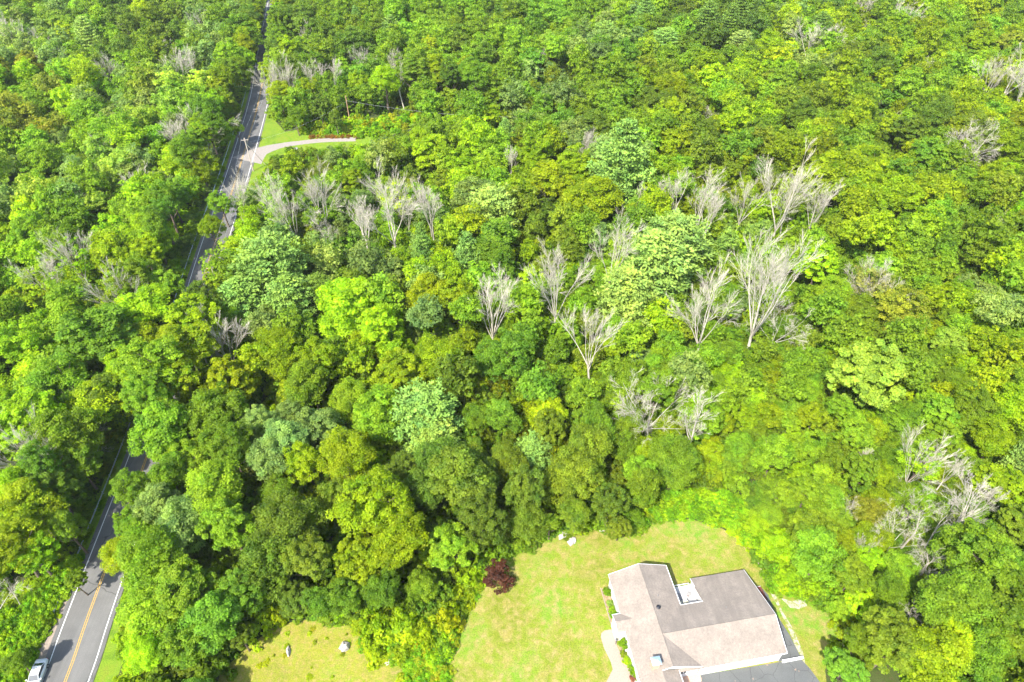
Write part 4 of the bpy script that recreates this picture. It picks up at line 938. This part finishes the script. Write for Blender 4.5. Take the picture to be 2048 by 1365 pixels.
scrub('goldenrod_scrub', [(725, 1250), (800, 1235), (870, 1215), (900, 1190), (960, 1150), (968, 1160), (935, 1215), (905, 1275), (893, 1320), (893, 1400), (790, 1400), (820, 1330), (835, 1300), (790, 1318), (745, 1312), (722, 1275)], 400, (.5, 1.2), (.6, 1.3), 'wmmYLmwL', 'yellow-green goldenrod scrub between the dry meadow and the mown lawn', 'scrub', 1)
scrub('bracken_bank', [(1282, 1058), (1292, 1030), (1310, 1000), (1360, 985), (1440, 985), (1490, 1010), (1500, 1060), (1510, 1095), (1490, 1085), (1445, 1056), (1380, 1034), (1300, 1042)], 260, (.5, 1.3), (.6, 1.2), 'mmmLL', 'bright lime bracken on the bank along the top of the lawn', 'bracken', 2)
scrub('roadside_weeds', [(0, 1400), (0, 1235), (60, 1210), (110, 1150), (150, 1120), (150, 1140), (112, 1225), (75, 1290), (40, 1365), (30, 1400)], 330, (.5, 1.8), (.6, 1.3), 'mLLmg', 'bright green weeds on the verge left of the road and guardrail', 'weeds', 3)
scrub('lane_brush', [(610, 273), (600, 262), (650, 250), (700, 246), (760, 242), (845, 236), (840, 250), (790, 268), (740, 276), (660, 270)], 150, (1.0, 2.6), (.9, 1.8), 'mLmLw', 'bright green brush with yellow tops beyond the side lane', 'brush', 4)
TINT['u'] = (.30, .15, .03)
scrub('rusty_ferns', [(610, 277), (640, 271), (700, 271), (720, 274), (720, 277), (650, 276)], 50, (.3, .7), (.5, .9), 'uub', 'rust-orange ferns along the far edge of the side lane', 'ferns', 5)
scrub('lane_bushes', [(528, 345), (545, 312), (600, 302), (700, 294), (760, 296), (760, 340), (640, 370), (520, 375)], 130, (.7, 2.4), (.9, 1.7), 'gsGLo', 'low mixed bushes on the near side of the side lane', 'bushes', 6)
scrub('meadow_tufts', [(440, 1400), (455, 1340), (500, 1300), (545, 1262), (600, 1245), (700, 1245), (730, 1300), (800, 1325), (820, 1400)], 34, (.08, .3), (.15, .5), 'YYwO', 'low weed tufts dotted over the dry meadow', 'weeds', 7)
scrub('lawn_edge_growth', [(893, 1320), (897, 1290), (930, 1215), (962, 1152), (985, 1122), (1030, 1094), (1115, 1066), (1200, 1054), (1280, 1058), (1282, 1030), (1190, 1030), (1100, 1045), (1020, 1070), (960, 1120), (920, 1190), (885, 1290)], 170, (.5, 2.2), (.6, 1.3), 'gGGLE', 'leafy growth along the wooded edge of the lawn', 'bushes', 8)
scrub('east_edge_growth', [(1500, 1085), (1520, 1130), (1548, 1178), (1588, 1190), (1615, 1187), (1662, 1220), (1684, 1245), (1700, 1235), (1670, 1190), (1620, 1165), (1575, 1150), (1540, 1100), (1515, 1060)], 110, (.5, 2.4), (.6, 1.3), 'gLLGm', 'leafy growth along the east edge of the lawn', 'bushes', 9)

SH = [crown_mesh('crown', 400+i, 46, 60, .065, M['leaf'], zlow=-.5, lump=.08, puffr=(.2, .32)) for i in range(3)]
def shrub(a, b, r, h, col, label, k=0, name='garden_shrub', xy=None, cat='shrub'):
    x, y, _ = hp(a, b, 0) if xy is None else (*xy, 0)
    t = thing(name, label, cat, (x, y, 0), k*1.3, 'shrubs planted round the house' if xy is None else None)
    cr = obj('crown', SH[k % 3], t, (0, 0, h*.52), (0, 0, k), (r, r, h*.5)); cr.color = (*(TINT.get(col) or col), 1)
    part('stem', MB().tube([(0, 0, 0), (0, 0, h*.5)], [.06, .04], 5), 'bark', t); return t
part_ = part
TINT['c'] = (.17, .30, .010); TINT['n'] = (.28, .10, .08)
shrub(-.35, 1.6, .75, 1.5, 'c', 'round clipped green shrub near the north-west corner of the house', 0)
shrub(-.35, 3.4, .6, .8, 'Q', 'low pale grey-green shrub in the middle of the west bed', 1)
shrub(-.35, 4.6, .62, 1.1, 'g', 'small dark-leaved shrub behind the yellow one in the west bed', 2)
shrub(-.25, 5.7, .75, 1.2, 'm', 'yellow-green spreading shrub beside the entry gable', 3)
shrub(-.15, 10.3, .85, 1.9, 'c', 'round clipped green shrub beside the black lantern', 4)
shrub(-.55, 11.5, .55, .8, 'o', 'low olive shrub edging the curved paved path', 5)
shrub(-.3, 12.6, .72, .9, 'L', 'lime spreading shrub midway along the path bed', 6)
shrub(-.1, 13.4, .4, .6, 'g', 'smallest green shrub in the path bed', 7)
shrub(.25, 14.3, .8, 1.2, 'c', 'large yellowish-green shrub near the south end of the path bed', 8)
shrub(.75, 15.3, .6, 1.1, 'm', 'round lime shrub against the house wall, last in the path bed', 9)
shrub(-.1, 15.2, .5, .6, 'n', 'small reddish-pink shrub at the end of the path bed', 10)
p = un(997, 1152, 1.8); shrub(0, 0, 2.35, 3.6, (.10, .036, .022), 'dark red-leaved round shrub on the left edge of the lawn', 2, 'red_leaf_shrub', (p[0], p[1]))

# ------------------------------------------------------------------ labels: each tree by its look and by what it stands next to
LM = [(997, 1152, 'the red-leaved shrub'), (1134, 1078, 'the whitish lawn-edge boulders'), (1590, 1205, 'the crushed-stone patch'), (1380, 1230, 'the house'), (690, 1296, 'the pointed meadow boulder'),
      (577, 1304, 'the narrow meadow boulder'), (75, 1340, 'the white car'), (114, 1228, 'the near end of the guardrail'), (697, 230, 'the reddish utility pole'), (500, 310, 'the braced roadside pole'),
      (640, 285, 'the side lane'), (1247, 318, 'the tall blue-green pine'), (540, 545, 'the broadest blue-green pine'), (850, 830, 'the round blue-green pine'), (1320, 495, 'the widest pale pine'), (985, 420, 'the domed grey-green pine'),
      (1740, 748, 'the pale round mint tree'), (1815, 620, 'the orange-tinged tree'), (1012, 705, 'the emerald tree in mid wood'), (1850, 1070, 'the gnarled dead snags'), (1290, 820, 'the dead fir'), (400, 280, 'the broad-spreading dead tree'),
      (1990, 160, 'the white dead grove at the edge'), (240, 150, 'the fan-shaped lone dead tree'), (1630, 95, 'the far wide dead tree'), (310, 740, 'the tall green tree over the road'), (1065, 905, 'the low mint-green pine'),
      (840, 150, 'the tall bare-trunked trees'), (1100, 90, 'the far mint-green tree'), (1435, 42, 'the dark far pines'), (1400, 1010, 'the bracken bank'), (270, 930, 'the shaded lower road stretch'), (400, 540, 'the middle road stretch'),
      (515, 240, 'the upper road stretch'), (60, 100, 'the far corner dead grove'), (400, 130, 'the far roadside dead trees'), (1110, 560, 'the broad vase-shaped dead tree'), (1615, 420, 'the squat fan-shaped dead tree'), (150, 850, 'the dead branches in deep shade'), (1920, 320, 'the shaded gnarled dead tree'), (650, 400, 'the paired dead trees in brush')]
def dirword(dx, dy):
    a = math.degrees(math.atan2(-dy, dx)) % 360
    return ['right of', 'above right of', 'above', 'above left of', 'left of', 'below left of', 'below', 'below right of'][int((a+22.5)//45) % 8]
ORD = ['', 'second ', 'third ', 'fourth ', 'fifth ', 'sixth ', 'seventh ', 'eighth ', 'ninth ', 'tenth ', 'eleventh ', 'twelfth ', 'thirteenth ', 'fourteenth ']
DW = dict(vase='vase-shaped', vase2='upswept', tall='tall forked', tall2='tall bushy-topped', wide='wide-spreading', slim='slender', gnarl='gnarled', snag='broken', fir='fir-shaped')
by = {}
for t in trees:
    cand = sorted((math.hypot(t['x']-x, (t['y']-y)), x, y, nm) for x, y, nm in LM if math.hypot(t['x']-x, t['y']-y) > 18)
    dd, x, y, nm = cand[0]
    if t['kind'] == 'dead': a = 'bare '+DW[t['col']]+' dead tree'
    elif t['kind'] == 'pine': a = CNAME[t['col']]+(' spreading' if t['w'] > 6 else ' slim' if t['w'] < 4 else '')+' pine'
    elif t['kind'] == 'young': a = ('broader ' if t['w'] > 2.4 else 'slight ')+CNAME[t['col']]+' young tree'
    elif t['kind'] == 'half': a = CNAME[t['col']]+' half-bare tree'
    else: a = ('broad ' if t['w'] > 5.2 else 'small ' if t['w'] < 3.2 else '')+CNAME[t['col']]+' tree'
    by.setdefault((a, dirword(t['x']-x, t['y']-y), nm), []).append((dd, t))
used = set()
for (a, dw, nm), L_ in by.items():
    L_.sort(key=lambda q: q[0])
    for k, (dd, t) in enumerate(L_):
        if len(L_) == 1: lab = f'{a} {dw} {nm}'
        elif k < 14: lab = f'{a}, {ORD[k]}nearest {dw} {nm}'
        else: lab = f'{a}, farther out {dw} {nm}'
        t['o']['label'] = ' '.join(lab.split()[:16])


# ------------------------------------------------------------------ thin summer haze
hm, ht_, hb = mat('haze'); ht_.nodes.remove(hb)
pv = N(ht_, 'ShaderNodeVolumePrincipled'); pv.inputs['Color'].default_value = (.95, .97, 1, 1); pv.inputs['Density'].default_value = .00009; pv.inputs['Anisotropy'].default_value = .2
ht_.links.new(pv.outputs[0], ht_.nodes['Material Output'].inputs['Volume'])
hz = obj('haze', MB().box(-3100, 3100, -3100, 4600, -1, 112).mesh('haze', hm)); stuff(hz, 'thin pale summer haze over the far wood', 'haze')
